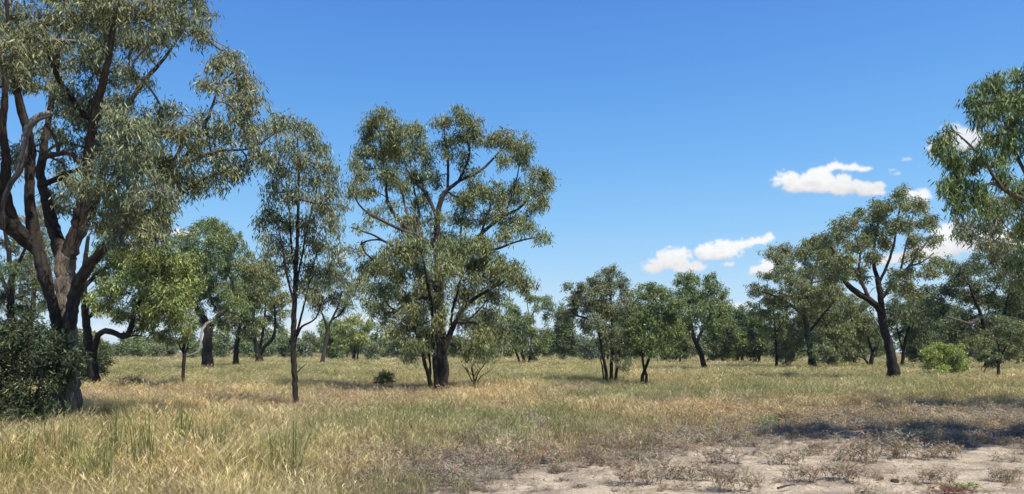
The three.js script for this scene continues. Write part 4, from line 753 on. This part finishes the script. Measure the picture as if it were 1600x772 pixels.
growTree('twin_dark_tree', 'dark tree with forked thin trunk directly right of the bent trunk', {
  base: [1411, 572], seed: 69, D: 2.4, bark: 'black', twigBark: 'grey', leaf: { cols: 'dark', cov: 0.9 },
  limbs: [{ n: 'trunk', p: [[1410, 573, 6], [1411, 555, 5.5], [1414, 535, 5], [1420, 510, 4], [1428, 480, 2.6]] }, { p: [[1412, 550, 4], [1404, 525, 3], [1400, 495, 2]] }],
  clumps: [[1430, 475, 20, 14], [1412, 495, 20, 14], [1440, 500, 17, 14], [1428, 520, 17, 12], [1404, 518, 12, 12], [1446, 525, 12, 12], [1420, 455, 17, 11], [1455, 480, 12, 12]],
});
growTree('bright_shrub', 'bright green dome-shaped shrub in the grass right of the bent trunk', {
  base: [1475, 584], seed: 70, D: 1.2, bark: 'black', category: 'shrub', leafName: 'foliage', low: 0.1, leaf: { cols: 'bright', cov: 1.15, droop: 0.35, L: 0.17, w: 0.04 },
  limbs: [[1455, 550], [1475, 545], [1495, 552], [1465, 560], [1488, 562]].map(([x, y]) => ({ n: 'stem', p: [[1474, 585, 2.4], [(x + 1474) / 2, 572, 2], [x, y, 1]] })),
  clumps: [[1470, 540, 16, 7], [1488, 545, 14, 8], [1452, 548, 13, 9], [1476, 553, 22, 10], [1500, 558, 12, 11], [1448, 560, 10, 9], [1466, 566, 20, 9], [1490, 570, 17, 9], [1508, 570, 7, 7], [1474, 577, 15, 6]],
});
growTree('small_olive_tree', 'small olive tree on a thin forked stem in front of the dark right-hand trees', {
  base: [1560, 590], seed: 71, D: 1.4, bark: 'black', leaf: { cols: 'olive', cov: 0.8, droop: 0.4 },
  limbs: [{ n: 'trunk', p: [[1561, 591, 5], [1560, 578, 4.6], [1561, 566, 4.2], [1568, 550, 3], [1578, 530, 2]] }, { p: [[1560, 570, 3.4], [1553, 556, 2.8], [1544, 545, 2], [1532, 536, 1.4]] }, { p: [[1562, 560, 2.6], [1560, 540, 2], [1556, 520, 1.4]] }],
  clumps: [[1555, 518, 17, 10], [1580, 510, 15, 10], [1538, 532, 14, 8], [1566, 535, 17, 10], [1588, 530, 12, 11], [1530, 548, 9, 6], [1582, 552, 12, 8], [1600, 515, 14, 11], [1550, 552, 11, 6], [1570, 500, 12, 7]],
});
growTree('wide_dark_gum', 'wide dark gum filling the background between the dome shrub and the right edge', {
  base: [1546, 576], seed: 72, D: 4, bark: 'black', twigBark: 'grey', leaf: { cols: 'dark', cov: 1.15, droop: 0.5 },
  limbs: [
    { n: 'trunk', p: [[1548, 577, 16], [1546, 560, 14], [1538, 545, 11], [1524, 532, 8], [1508, 528, 6], [1492, 524, 4]] },
    { p: [[1545, 555, 10], [1540, 520, 8], [1532, 490, 6], [1520, 460, 4], [1510, 430, 2.4]] }, { p: [[1544, 550, 8], [1560, 520, 6], [1572, 480, 4], [1580, 440, 2.4]] },
    { p: [[1534, 495, 5, -2], [1515, 505, 4, -3], [1498, 500, 3, -3.5], [1480, 495, 2, -4]], c: ['grey', 'pale'] },
  ],
  clumps: [[1500, 425, 25, 15], [1530, 416, 20, 14], [1560, 434, 25, 15], [1480, 455, 24, 16], [1520, 460, 30, 20], [1560, 475, 30, 20], [1592, 455, 18, 20], [1500, 495, 30, 20], [1540, 505, 30, 20], [1470, 486, 18, 16], [1580, 510, 22, 18], [1520, 535, 21, 14], [1490, 522, 20, 14], [1620, 470, 30, 30], [1625, 520, 24, 24], [1560, 545, 18, 12], [1456, 470, 12, 12], [1530, 556, 16, 8]],
});
growTree('overhanging_gum', 'near gum whose drooping deep green sprays hang into the top right corner', {
  base: [1905, 699], z: 15.5, seed: 73, D: 1.6, bark: 'dark', twigBark: 'dark', tip: 0.005,
  leaf: { cols: 'green', L: 0.135, w: 0.027, cov: 1.35, droop: 0.95, per: 14, spread: 0.13 },
  limbs: [
    { n: 'trunk', p: [[1905, 704, 40, 0], [1900, 620, 36, 0], [1890, 540, 34, 0], [1880, 470, 30, 0], [1860, 400, 26, 0], [1850, 320, 20, 0], [1840, 230, 14, 0.3], [1835, 120, 8, 0.5]] },
    { p: [[1870, 430, 18, 0], [1800, 395, 15, 0], [1720, 360, 12, 0], [1650, 330, 10, -0.1], [1600, 312, 8, -0.2], [1574, 300, 6, -0.2], [1554, 277, 5, -0.2], [1540, 254, 4, -0.2], [1515, 226, 3, -0.3], [1495, 208, 2, -0.3]], c: ['dark', 'tan'] },
    { p: [[1650, 330, 7, -0.1], [1612, 285, 6, 0.1], [1592, 250, 5, 0.2], [1575, 205, 4, 0.2], [1562, 160, 3, 0.3], [1552, 125, 2, 0.3]], c: ['grey', 'tan'] },
    { p: [[1800, 395, 10, 0], [1740, 300, 8, 0.5], [1690, 220, 6, 0.8], [1650, 150, 4, 1]] },
    { p: [[1865, 420, 12, 0.2], [1790, 330, 9, 1.2], [1720, 270, 6, 1.8]] },
  ],
  clumps: [[1545, 132, 16, 15, 0.2], [1560, 118, 12, 9, 0.3], [1526, 150, 14, 13, 0], [1575, 148, 12, 13, 0.4], [1560, 168, 25, 16, 0.2], [1586, 188, 16, 18, 0.3], [1532, 178, 13, 12, 0], [1550, 208, 23, 18, 0.1], [1582, 220, 18, 16, 0.3], [1480, 202, 11, 12, -0.3], [1474, 226, 13, 15, -0.4], [1490, 240, 15, 18, -0.2], [1500, 268, 16, 18, -0.2], [1482, 282, 10, 12, -0.3], [1496, 300, 15, 12, -0.2], [1520, 252, 14, 17, -0.1], [1530, 288, 16, 15, -0.1], [1512, 314, 18, 11, -0.2], [1562, 246, 12, 12, 0], [1602, 112, 12, 14, 0.6], [1598, 300, 12, 22, 0], [1600, 350, 12, 24, 0.1], [1603, 400, 12, 22, 0.2], [1570, 275, 12, 12, 0], [1545, 320, 14, 10, -0.2], [1604, 150, 10, 10, 0.6],
    [1640, 150, 40, 40], [1690, 220, 50, 44], [1660, 290, 40, 36], [1740, 160, 50, 50], [1780, 270, 60, 54], [1840, 160, 60, 60], [1900, 260, 60, 60], [1760, 350, 46, 30], [1840, 80, 60, 50], [1960, 340, 60, 60], [1930, 160, 60, 60], [1690, 420, 46, 26], [1760, 440, 50, 26], [1850, 430, 50, 30], [1930, 430, 50, 40]],
});
growTree('grey_leaved_gum', 'grey-green leaved gum reaching in from the right edge below the hanging green sprays', {
  base: [1760, 634], z: 24, seed: 74, D: 2, bark: 'grey', twigBark: 'grey', leaf: { cols: 'gum', cov: 1.25, droop: 0.85, L: 0.16, w: 0.034 },
  limbs: [
    { n: 'trunk', p: [[1760, 640, 24], [1755, 580, 22], [1745, 520, 20], [1735, 460, 17], [1720, 400, 14], [1705, 340, 10], [1695, 280, 6]] },
    { p: [[1735, 460, 10], [1690, 425, 8], [1640, 400, 6], [1600, 388, 5], [1565, 380, 3.4], [1530, 372, 2]], c: ['grey', 'pale'] }, { p: [[1720, 400, 8], [1680, 365, 6.5], [1640, 345, 5], [1600, 330, 4], [1570, 318, 2.6]], c: ['grey', 'pale'] }, { p: [[1700, 425, 6], [1660, 430, 5], [1620, 428, 4], [1590, 424, 2.4]] },
  ],
  clumps: [[1580, 308, 20, 15], [1560, 336, 20, 14], [1532, 348, 20, 12], [1590, 358, 17, 15], [1510, 368, 17, 9], [1570, 378, 23, 13], [1540, 378, 17, 10], [1590, 408, 17, 15], [1562, 400, 15, 10], [1500, 346, 12, 7], [1594, 438, 14, 12], [1550, 308, 12, 9], [1640, 340, 36, 32], [1690, 310, 40, 36], [1650, 400, 36, 30], [1710, 390, 40, 36], [1750, 340, 40, 40], [1770, 420, 36, 30], [1700, 250, 36, 30]],
});

// ---------------------------------------------------------------- trees further off behind the middle of the meadow
growTree('feathery_gum', 'soft feathery green gum with bare top stems, right behind the tall spreading tree', {
  base: [822, 567], seed: 81, D: 3, bark: 'black', twigBark: 'pale', leaf: { cols: 'green', cov: 0.95, droop: 0.5 },
  limbs: [
    { n: 'stem', p: [[820, 568, 5], [817, 555, 4.5], [812, 535, 4], [806, 505, 3], [798, 475, 1.6]] }, { n: 'stem', p: [[827, 568, 5], [829, 552, 4.4], [830, 525, 3.4], [828, 500, 2.6], [838, 480, 1.8], [842, 465, 1.2]], c: ['black', 'pale'] }, { n: 'stem', p: [[814, 568, 3.4], [806, 550, 3], [796, 530, 2], [786, 515, 1.4]] },
    { p: [[829, 505, 2], [826, 490, 1.6], [824, 474, 1.2]], c: ['pale', 'pale'] }, { n: 'dead_branch', p: [[800, 490, 2], [797, 470, 1.6], [796, 452, 1]], c: ['pale', 'pale'], dead: true },
  ],
  clumps: [[798, 500, 15, 16], [818, 505, 16, 14], [786, 520, 17, 14], [808, 524, 20, 14], [832, 518, 17, 15], [848, 530, 14, 13], [820, 540, 22, 11], [796, 542, 17, 11], [842, 545, 16, 10], [800, 484, 9, 9], [830, 468, 9, 6], [845, 466, 12, 6], [858, 476, 10, 8], [838, 480, 8, 6], [828, 492, 10, 9], [854, 490, 6, 6], [776, 535, 12, 10], [824, 460, 7, 5]],
});
growTree('round_grey_gum', 'low grey-green gum tucked under the right side of the tall spreading tree', {
  base: [770, 568], seed: 82, D: 2.4, bark: 'black', leaf: { cols: 'gum', cov: 0.8 },
  limbs: [{ n: 'trunk', p: [[770, 569, 4], [770, 552, 3.6], [767, 525, 2.6], [764, 500, 1.6]] }],
  clumps: [[764, 492, 17, 12], [780, 504, 14, 12], [752, 512, 15, 11], [772, 520, 15, 11], [786, 530, 10, 9], [770, 484, 10, 8]],
});
roundTree('cypress_pine', 'dark upright cypress-like tree standing alone in the sky gap right of centre', { base: [880, 562], seed: 83, top: 478, bot: 556, hw: 25, n: 17, cone: true, tw: 5, bark: 'black', leaf: { cols: 'dark', cov: 1.0, droop: 0.2 } });
roundTree('round_small_tree', 'small rounded grey-green tree right of the dark upright tree', { base: [921, 563], seed: 84, top: 529, bot: 559, hw: 16, n: 10, tw: 3, bark: 'black', leaf: { cols: 'bluegum', cov: 1.1, droop: 0.3 } });
growTree('yellow_green_gum', 'pale yellow-green rounded gum seen between the slender and the tall spreading tree', {
  base: [553, 563], seed: 85, D: 3, bark: 'black', leaf: { cols: 'yellow', cov: 1.0 },
  limbs: [{ n: 'trunk', p: [[553, 564, 5], [553, 548, 4.4], [553, 530, 3], [551, 512, 1.6]] }, { n: 'stem', p: [[558, 563, 2.4], [560, 545, 2], [562, 525, 1.2]] }],
  clumps: [[540, 508, 14, 10], [556, 502, 14, 9], [570, 512, 12, 10], [546, 522, 16, 11], [564, 528, 14, 11], [536, 530, 10, 10], [552, 540, 16, 9], [528, 516, 9, 9], [572, 540, 9, 8]],
});
roundTree('green_clump_tree', 'fresh green bushy tree behind the foot of the thin leaning gum', { base: [519, 562], seed: 86, top: 497, bot: 558, hw: 22, n: 12, tw: 5, bark: 'black', leaf: { cols: 'green', cov: 1.0 } });
roundTree('low_round_bush', 'low rounded grey-green bush just left of the tall spreading tree in the distance', { base: [583, 564], seed: 87, top: 537, bot: 562, hw: 14, n: 9, tw: 2, bark: 'black', category: 'bush', leaf: { cols: 'gum', cov: 1.2, droop: 0.2 } });
roundTree('dark_far_pine', 'dark conical tree in the distance between the two trunks left of the thin leaning gum', { base: [446, 557], z: 190, seed: 88, top: 527, bot: 556, hw: 15, n: 12, cone: true, tw: 2, bark: 'black', leaf: { cols: 'dark', cov: 1.1, droop: 0.2 } });

// more trees of the same kinds, each behind those above: name, label, base, top, half-width, leaf colour
[
  ['dark_gum', 'dark rounded gum behind the bright green young tree, on its left', 1130, 566, 488, 26, 'dark'],
  ['dark_gum', 'dark tall gum directly behind the bright green young tree', 1160, 565, 478, 24, 'dark'],
  ['dark_gum', 'dark gum right behind the thin straight trunk', 1186, 566, 490, 24, 'dark'],
  ['dark_gum', 'dark shaded gum in the gap between thin trunk tree and big shadowy gum', 1228, 567, 500, 22, 'dark'],
  ['dark_gum', 'dark gum behind the crossed double stem tree, on its right', 1062, 566, 505, 24, 'olive'],
  ['dark_gum', 'dull green gum behind the crossed double stem tree, on its left', 985, 565, 500, 22, 'green'],
  ['dark_gum', 'dull dark gum behind the leaning trunk gum with pale clouds above', 1040, 564, 486, 22, 'dark'],
  ['dark_gum', 'shaded gum behind the curved dark tree and the bent trunk', 1335, 568, 470, 30, 'dark'],
  ['dark_gum', 'shaded gum behind the forked thin trunk right of the bent trunk', 1440, 568, 455, 30, 'dark'],
  ['dark_gum', 'shaded gum right behind the dome-shaped shrub', 1490, 567, 470, 28, 'dark'],
  ['dark_gum', 'shaded gum at the right edge behind the small olive tree', 1590, 568, 465, 34, 'dark'],
  ['dark_gum', 'shaded gum behind the wide dark crown of the big shadowy gum', 1290, 567, 440, 34, 'dark'],
  ['dark_gum', 'dull green gum low behind the many-stemmed bushy gum', 950, 563, 505, 16, 'green'],
].forEach(([name, label, x, y, top, hw, cols], i) => roundTree(name, label, { base: [x, y], seed: 120 + i, top, bot: y - 6, hw, n: 14, bark: 'black', leaf: { cols, cov: 1.1, droop: 0.4 } }));
{ // smaller trees strung along the far side of the meadow
  const ORD = 'first second third fourth fifth sixth seventh eighth ninth tenth eleventh twelfth thirteenth fourteenth fifteenth sixteenth seventeenth eighteenth nineteenth twentieth twenty-first twenty-second twenty-third twenty-fourth twenty-fifth twenty-sixth twenty-seventh twenty-eighth twenty-ninth thirtieth thirty-first thirty-second thirty-third thirty-fourth thirty-fifth thirty-sixth'.split(' ');
  const rand = rng(555), list = [];
  for (const [x, top, hw, c] of [[165, 534, 13, 'green'], [190, 538, 12, 'dark'], [216, 530, 16, 'green'], [242, 536, 14, 'olive'], [268, 528, 14, 'dark'], [300, 534, 10, 'green'], [345, 532, 14, 'dark'], [388, 530, 12, 'green'], [420, 538, 12, 'dark'], [470, 534, 14, 'bluegum'], [488, 522, 14, 'dark'], [536, 530, 12, 'dark'], [600, 532, 14, 'green'], [622, 522, 16, 'dark'], [645, 530, 14, 'bluegum'], [668, 526, 14, 'dark'], [705, 530, 14, 'green'], [728, 524, 14, 'dark'], [750, 532, 12, 'green'], [795, 534, 10, 'dark'], [858, 536, 12, 'dark'], [900, 538, 12, 'green'], [938, 536, 12, 'dark'], [1005, 526, 14, 'green'], [1022, 530, 12, 'dark'], [1085, 528, 14, 'dark'], [1108, 522, 14, 'green'], [1140, 524, 14, 'dark'], [1205, 526, 14, 'dark'], [1250, 528, 14, 'green'], [1325, 530, 14, 'dark'], [1372, 528, 14, 'green'], [1425, 530, 14, 'dark'], [1465, 526, 14, 'green'], [1520, 528, 14, 'dark'], [1590, 530, 14, 'green']])
    list.push([x, top, hw, c]);
  list.forEach(([x, top, hw, cols], i) => roundTree('distant_tree', `small ${{ green: 'green', dark: 'dark', olive: 'olive', bluegum: 'grey-green' }[cols]} distant tree, ${ORD[i]} from the left in the far tree line`, { base: [x, 559.5 - rand() * 1.5], seed: 200 + i, top, bot: 557, hw, n: 6, tw: 2, bark: 'black', group: 'small trees strung along the far side of the meadow', leaf: { cols, cov: 0.8, droop: 0.3, per: 22 } }));
}
{ // woodland beyond, one mass
  const rand = rng(31337), T = new Tris();
  for (let i = 0; i < 330; i++) {
    const d = 240 + 260 * rand(), x = (rand() * 2 - 1) * d * 0.78, h = 5 + 6 * rand(), hw = 2 + 2.6 * rand(), c = LEAF[['green', 'dark', 'gum', 'olive'][Math.floor(rand() * 4)]], t = 0.85 + 0.4 * rand();
    for (let k = 0; k < 30; k++) { const ct = rand() * 2 - 1, ph = rand() * 6.283, st = Math.sqrt(1 - ct * ct), r = Math.pow(rand(), 0.4); leafSpray(T, rand, x + hw * r * st * Math.cos(ph), h * 0.56 + h * 0.42 * r * ct, -d + hw * r * st * Math.sin(ph), 7, 0.55, 1.5, 0.8, 0.2, c, [t, t, t]); }
  }
  const m = T.build('far_woodland', M.leaf, scene);
  tag(m, 'low olive green line of far-off woodland along the horizon', 'woodland', null, 'stuff');
}

// ---------------------------------------------------------------- shrubs, weeds and small things in the grass
growTree('small_dark_shrub', 'small dark green shrub in the grass left of the tall spreading tree', {
  base: [598, 601], seed: 91, D: 0.4, bark: 'black', category: 'shrub', leafName: 'foliage', low: 0.05, leaf: { cols: 'dark', cov: 0.7, droop: 0.1, L: 0.12, w: 0.04, spread: 0.13 },
  limbs: [[592, 588], [600, 582], [606, 590]].map(([x, y]) => ({ n: 'stem', p: [[598, 602, 1.6], [x, y, 0.8]] })), clumps: [[598, 584, 7, 5], [591, 591, 8, 5], [605, 591, 8, 6], [598, 594, 12, 5]],
});
function bareShrub(name, label, base, stems, seed, bark, n = 3) {
  const rand = rng(seed), limbs = [];
  const d0 = groundZ(base[1]), px = d0 / F, root = new THREE.Group(), o = at(base[0], base[1], d0); o.y = 0; root.name = numbered(name); root.position.copy(o);
  const P = (x, y, dz) => at(x, y, d0 + dz).sub(o), c = BARK[bark];
  stems.forEach((s, i) => {
    const T = wood(), run = catmull(s.map(([x, y, w], k) => ({ p: P(x, y, (k ? (rand() - 0.5) * 0.4 : 0)), r: w * px / 2, c })), 0.15);
    tube(T, run.map((k) => k.p), run.map((k) => k.r), run.map((k) => k.c), 6, seed + i, 0.1);
    for (let b = 0; b < n; b++) { const k = run[Math.floor(run.length * (0.35 + 0.6 * rand()))], l = (0.15 + 0.35 * rand()) * px * 40, a = rand() * 6.28, e = k.p.clone().add(new THREE.Vector3(Math.cos(a) * l * 0.7, l * (0.5 + rand() * 0.5), Math.sin(a) * l * 0.7)), mid = k.p.clone().lerp(e, 0.5); mid.x += (rand() - 0.5) * l * 0.25; tube(T, [k.p, mid, e], [k.r * 0.6, k.r * 0.45, k.r * 0.2], [c, c, c], 4, 1, 0); }
    T.build('stem', M.bark, root);
  });
  tag(root, label, 'shrub'); scene.add(root); return root;
}
bareShrub('bare_shrub', 'leafless dead shrub with spreading grey stems, right of the tall spreading tree', [742, 601], [[[742, 604, 3], [740, 588, 2.4], [737, 575, 2], [745, 562, 1]], [[741, 604, 2.4], [746, 585, 2], [755, 572, 1.4], [760, 563, 0.8]], [[743, 604, 2.4], [736, 592, 1.8], [728, 577, 1.2], [722, 571, 0.8]], [[743, 602, 2], [752, 588, 1.4], [766, 580, 0.8]]], 92, 'brown', 5);
bareShrub('dead_stick', 'small dead forked stick poking out of the grass left of the small olive tree', [1538, 584], [[[1538, 588, 2], [1539, 578, 1.8], [1543, 570, 1]], [[1538, 582, 1.6], [1533, 577, 1]]], 93, 'dark', 2);
{ // heap of dead scrub
  const heap = (name, label, px, py, rx, h, seed, n, cols) => {
    const rand = rng(seed), d = groundZ(py), o = at(px, py, d), T = new Tris(), m = d / F; o.y = 0;
    for (let i = 0; i < n; i++) {
      const a = rand() * 6.283, r = Math.sqrt(rand()), x = Math.cos(a) * r * rx * m, z = Math.sin(a) * r * rx * m * 0.7, hh = h * m * (1 - r * r * 0.75), c = cols[Math.floor(rand() * cols.length)], v = 0.7 + 0.6 * rand();
      blade(T, x, z, rand() * 6.283, hh * (0.4 + 0.6 * rand()) + 0.05, 0.5 + rand() * 1.4, 0.03, c.map((q) => q * v), c.map((q) => q * v), { segs: 3, twist: rand() * 3, y: hh * 0.35 * rand() });
    }
    const mesh = T.build(numbered(name), M.grass, scene); mesh.position.copy(o); tag(mesh, label, 'scrub');
  };
  const dead = [[0.12, 0.10, 0.08], [0.17, 0.14, 0.115], [0.09, 0.075, 0.06]], brown = [[0.20, 0.13, 0.09], [0.15, 0.10, 0.075], [0.25, 0.17, 0.115]];
  heap('dead_scrub', 'low dark heap of dead scrub in the grass right of the big gum', 205, 597, 26, 24, 1, 900, dead);
  heap('dead_scrub', 'dark scrubby patch at the foot of the tall spreading tree, next to the small shrub', 630, 603, 30, 13, 2, 800, dead);
  heap('dead_scrub', 'dark low scrub in the grass right behind the slender trunk', 500, 599, 34, 9, 3, 500, dead);
  heap('dead_scrub', 'dark low scrub in the grass left of the slender trunk', 415, 601, 26, 9, 4, 400, dead);
  heap('dead_scrub', 'long reddish brown patch of dead scrub left of the many-stemmed gum', 908, 601, 46, 10, 5, 900, brown);
  heap('dead_scrub', 'brown withered patch under the leafless shrub', 765, 607, 36, 8, 6, 500, brown);
  heap('dead_scrub', 'grey tangle of fallen twigs in front of the small olive tree', 1520, 589, 30, 8, 7, 500, dead);
  heap('dead_scrub', 'low dull green scrub at the foot of the thin straight trunk', 1205, 577, 20, 7, 8, 400, [[0.08, 0.09, 0.05], [0.12, 0.12, 0.07]]);
  heap('dead_scrub', 'low dull green scrub under the big shadowy gum', 1300, 580, 30, 9, 9, 500, [[0.07, 0.08, 0.045], [0.10, 0.10, 0.06]]);
  heap('dead_scrub', 'small brown scrub in the far grass below the round small tree', 905, 566.5, 14, 5, 10, 250, brown);
}
{ // single plants one can point at
  const clump = (name, label, category, px, py, parts, sx = 1, sy = 1, up = 0) => {
    const d = bareZ(py), o = at(px, py, d); o.y = groundY(o.x, o.z) - 0.03 + up;
    const g = new THREE.Group(); g.name = numbered(name); g.position.copy(o); g.scale.set(sx, sy, sx);
    for (const [n, geo, x, z, r] of parts) { const m = shadows(new THREE.Mesh(geo, M.grass)); m.name = n; m.position.set(x, 0, z); m.rotation.y = r; g.add(m); }
    tag(g, label, category); scene.add(g); return g;
  };
  const reed = [0, 1, 2].map((i) => tuft(600 + i, { n: 34, h: 0.86 + 0.07 * i, spread: 0.10, lean: 0.26, w: 0.009, base: [0.045, 0.065, 0.018], tip: [0.095, 0.135, 0.035], heads: 0.2 }));
  const fresh = tuft(610, { n: 44, h: 0.55, spread: 0.16, lean: 0.55, w: 0.011, base: [0.09, 0.14, 0.04], tip: [0.17, 0.27, 0.085] });
  const sage = wiry(620, { n: 12, h: 0.5, spread: 0.12, c: [0.14, 0.15, 0.10], leaf: [0.21, 0.235, 0.16] });
  const weed = [0, 1, 2, 3].map((i) => wiry(630 + i, { n: 11 + 2 * i, h: 0.26 + 0.03 * i, spread: 0.16, c: [0.22, 0.165, 0.115], leaf: [0.36, 0.285, 0.20], depth: 2 }));
  const rusty = wiry(640, { n: 26, h: 0.12, spread: 0.26, c: [0.19, 0.085, 0.055], leaf: [0.25, 0.13, 0.085] });
  const lime = wiry(650, { n: 26, h: 0.13, spread: 0.18, c: [0.16, 0.21, 0.06], leaf: [0.25, 0.34, 0.11] });
  const lanky = wiry(660, { n: 7, h: 0.55, spread: 0.16, c: [0.22, 0.15, 0.10], leaf: [0.28, 0.20, 0.14], depth: 1 });
  clump('fresh_grass_clump', 'fresh bright green grass clump at the edge of the dead weeds, right of centre', 'grass clump', 1193, 672, [['tuft', fresh, 0, 0, 0], ['tuft', fresh, 0.18, 0.05, 2]], 1.0, 1.05);
  clump('grey_green_weed', 'upright grey-green weed in the straw right of the big gum trunk', 'weed', 190, 652, [['plant', sage, 0, 0, 0], ['plant', sage, 0.05, 0.02, 2.2]], 0.8, 1.2);
  clump('lime_plant', 'low lime green plant on the bare soil in the bottom right corner', 'plant', 1508, 758, [['plant', lime, 0, 0, 0]], 0.8, 0.7);
  clump('rusty_plant', 'rusty red creeping plant beside the low lime green plant', 'plant', 1475, 766, [['plant', rusty, 0, 0, 0], ['plant', rusty, 0.2, 0.1, 1.4]], 0.8, 0.8);
  const W = [
    [1240, 745, 1.2, 'bushy dead weed on the bare soil, nearest the middle of the bottom edge'], [1300, 742, 1.3, 'spreading dead weed left of the dark clods'], [1322, 715, 1.5, 'wide dead weed in the middle of the bare track'], [1405, 712, 1.5, 'tall grey dead weed mid-track above the dark clods'], [1460, 710, 1.3, 'dead weed at the right end of the mid-track row'], [1450, 748, 1.1, 'dead weed on pale soil right of the dark clods'],
    [1560, 744, 0.9, 'lone small dead weed on the pale soil near the right edge'], [1112, 720, 1.3, 'reddish dead weed at the left end of the bare track'], [1215, 722, 1.2, 'thin dead weed on the track below the fresh grass clump'], [1060, 745, 1.3, 'dead weed among the litter left of the track'], [985, 752, 1.3, 'dead weed standing in the litter below the grass edge'], [1130, 762, 1.3, 'dark dead weed on the bottom edge left of the track'], [1520, 690, 1.2, 'dark dead weed on the sunny lip below the shadow'], [1270, 700, 1.0, 'low dead weed on the lip of the track below the weed bank'],
  ];
  W.forEach(([x, y, s, label], i) => clump('dead_weed', label, 'weed', x, y, [['plant', weed[i % 4], 0, 0, i * 1.3], ['plant', weed[(i + 1) % 4], 0.16 * s, 0.05, i]], s, s * 0.95, -0.03));
  clump('lanky_weed', 'lanky dry weed stalks rising on the bottom edge right of the dead weeds', 'weed', 1385, 790, [['plant', lanky, 0, 0, 0], ['plant', lanky, 0.3, 0.1, 1.2]], 1, 1);
  clump('lanky_weed', 'lanky dry weed stalks in front of the rusty red plant', 'weed', 1345, 784, [['plant', lanky, 0, 0, 2], ['plant', weed[3], 0.1, 0.05, 1]], 0.9, 0.9);
  const spots = [[30, 742, 'left-most'], [62, 720, 'second'], [112, 735, 'third'], [150, 758, 'fourth'], [172, 712, 'fifth'], [230, 735, 'sixth'], [330, 712, 'seventh'], [448, 742, 'eighth'], [285, 690, 'ninth']];
  spots.forEach(([x, y], i) => clump('reed_grass_clump', ['tall green grass clump in the near bottom left corner', 'tall green grass clump behind the corner clump under the dark bush', 'tall dense green grass clump in the left straw below the big gum trunk', 'tall green grass clump closest to the bottom edge on the left', 'tall green grass clump in the straw below the upright grey-green weed', 'thin tall green grass clump in straw right of the dense clumps', 'leaning green grass clump in front of the dead sapling', 'lone green grass clump in the straw below the slender trunk', 'small green grass clump below the heap of dead scrub'][i], 'grass clump', x, y + 22, [['tuft', reed[i % 3], 0, 0, i], ['tuft', reed[(i + 1) % 3], 0.14, 0.06, i * 2], ['tuft', reed[(i + 2) % 3], -0.12, 0.1, i * 3]], 0.95, 0.95 + 0.1 * (i % 3)));
  // clods and a few sticks on the soil
  const clod = (seed, r) => { const g = new THREE.IcosahedronGeometry(r, 3), p = g.attributes.position; for (let i = 0; i < p.count; i++) { const x = p.getX(i), y = p.getY(i), z = p.getZ(i), k = 0.72 + 0.55 * fbm(x / r * 1.4 + seed * 9, y / r * 1.4 + z / r * 1.1 + seed, 4); p.setXYZ(i, x * k * 1.2, y * k * 0.75, z * k); } g.computeVertexNormals(); return g; };
  const clodM = new THREE.MeshStandardMaterial({ name: 'dark clod', color: new THREE.Color(0.055, 0.042, 0.033), roughness: 1 }), paleM = new THREE.MeshStandardMaterial({ name: 'pale stone', color: new THREE.Color(0.5, 0.42, 0.34), roughness: 0.95 });
  [[1377, 740, 0.035, clodM, 'small dark clod on the bare track, left of the larger one'], [1398, 744, 0.05, clodM, 'larger dark clod on the bare track below the tall grey weed'], [1325, 687, 0.05, paleM, 'pale stone on the lip of the track below the shadow'], [1256, 683, 0.04, paleM, 'small pale stone at the left end of the shadow edge'], [1347, 762, 0.025, clodM, 'tiny dark clod near the bottom edge of the track']].forEach(([x, y, r, m, label], i) => {
    const o = at(x, y, bareZ(y)); const k = shadows(new THREE.Mesh(clod(i + 1, r), m)); k.name = numbered(m === clodM ? 'soil_clod' : 'stone'); k.position.set(o.x, groundY(o.x, o.z) - 0.05 + r * 0.45, o.z); tag(k, label, m === clodM ? 'clod' : 'stone'); scene.add(k);
  });
  [[1090, 735, 1150, 742, 'long fallen stick on the soil at the left end of the track'], [1215, 762, 1240, 758, 'short dark stick near the bottom edge of the track'], [1310, 655, 1350, 652, 'bleached fallen stick lying in the dead weeds above the shadow']].forEach(([x0, y0, x1, y1, label], i) => {
    const a = at(x0, y0, bareZ(y0)), b = at(x1, y1, bareZ(y1)), T = wood(); a.y = groundY(a.x, a.z) + 0.0; b.y = groundY(b.x, b.z) + 0.02; const mid = a.clone().lerp(b, 0.5); mid.z += 0.05; mid.y += 0.02;
    const c = BARK[i === 2 ? 'white' : 'grey'], o = mid.clone(); tube(T, [a, mid, b].map((p) => p.clone().sub(o)), [0.016, 0.013, 0.006], [c, c, c], 6, i + 5, 0.2);
    const m = T.build(numbered('fallen_stick'), M.bark, scene); m.position.copy(o); tag(m, label, 'stick');
  });
}
// a little summer haze
scene.fog = new THREE.FogExp2(new THREE.Color(0.72, 0.82, 0.95), 0.00012);
console.log('leaf tris', stats.leaves, 'branch tris', stats.wood);
renderer.render(scene, camera);
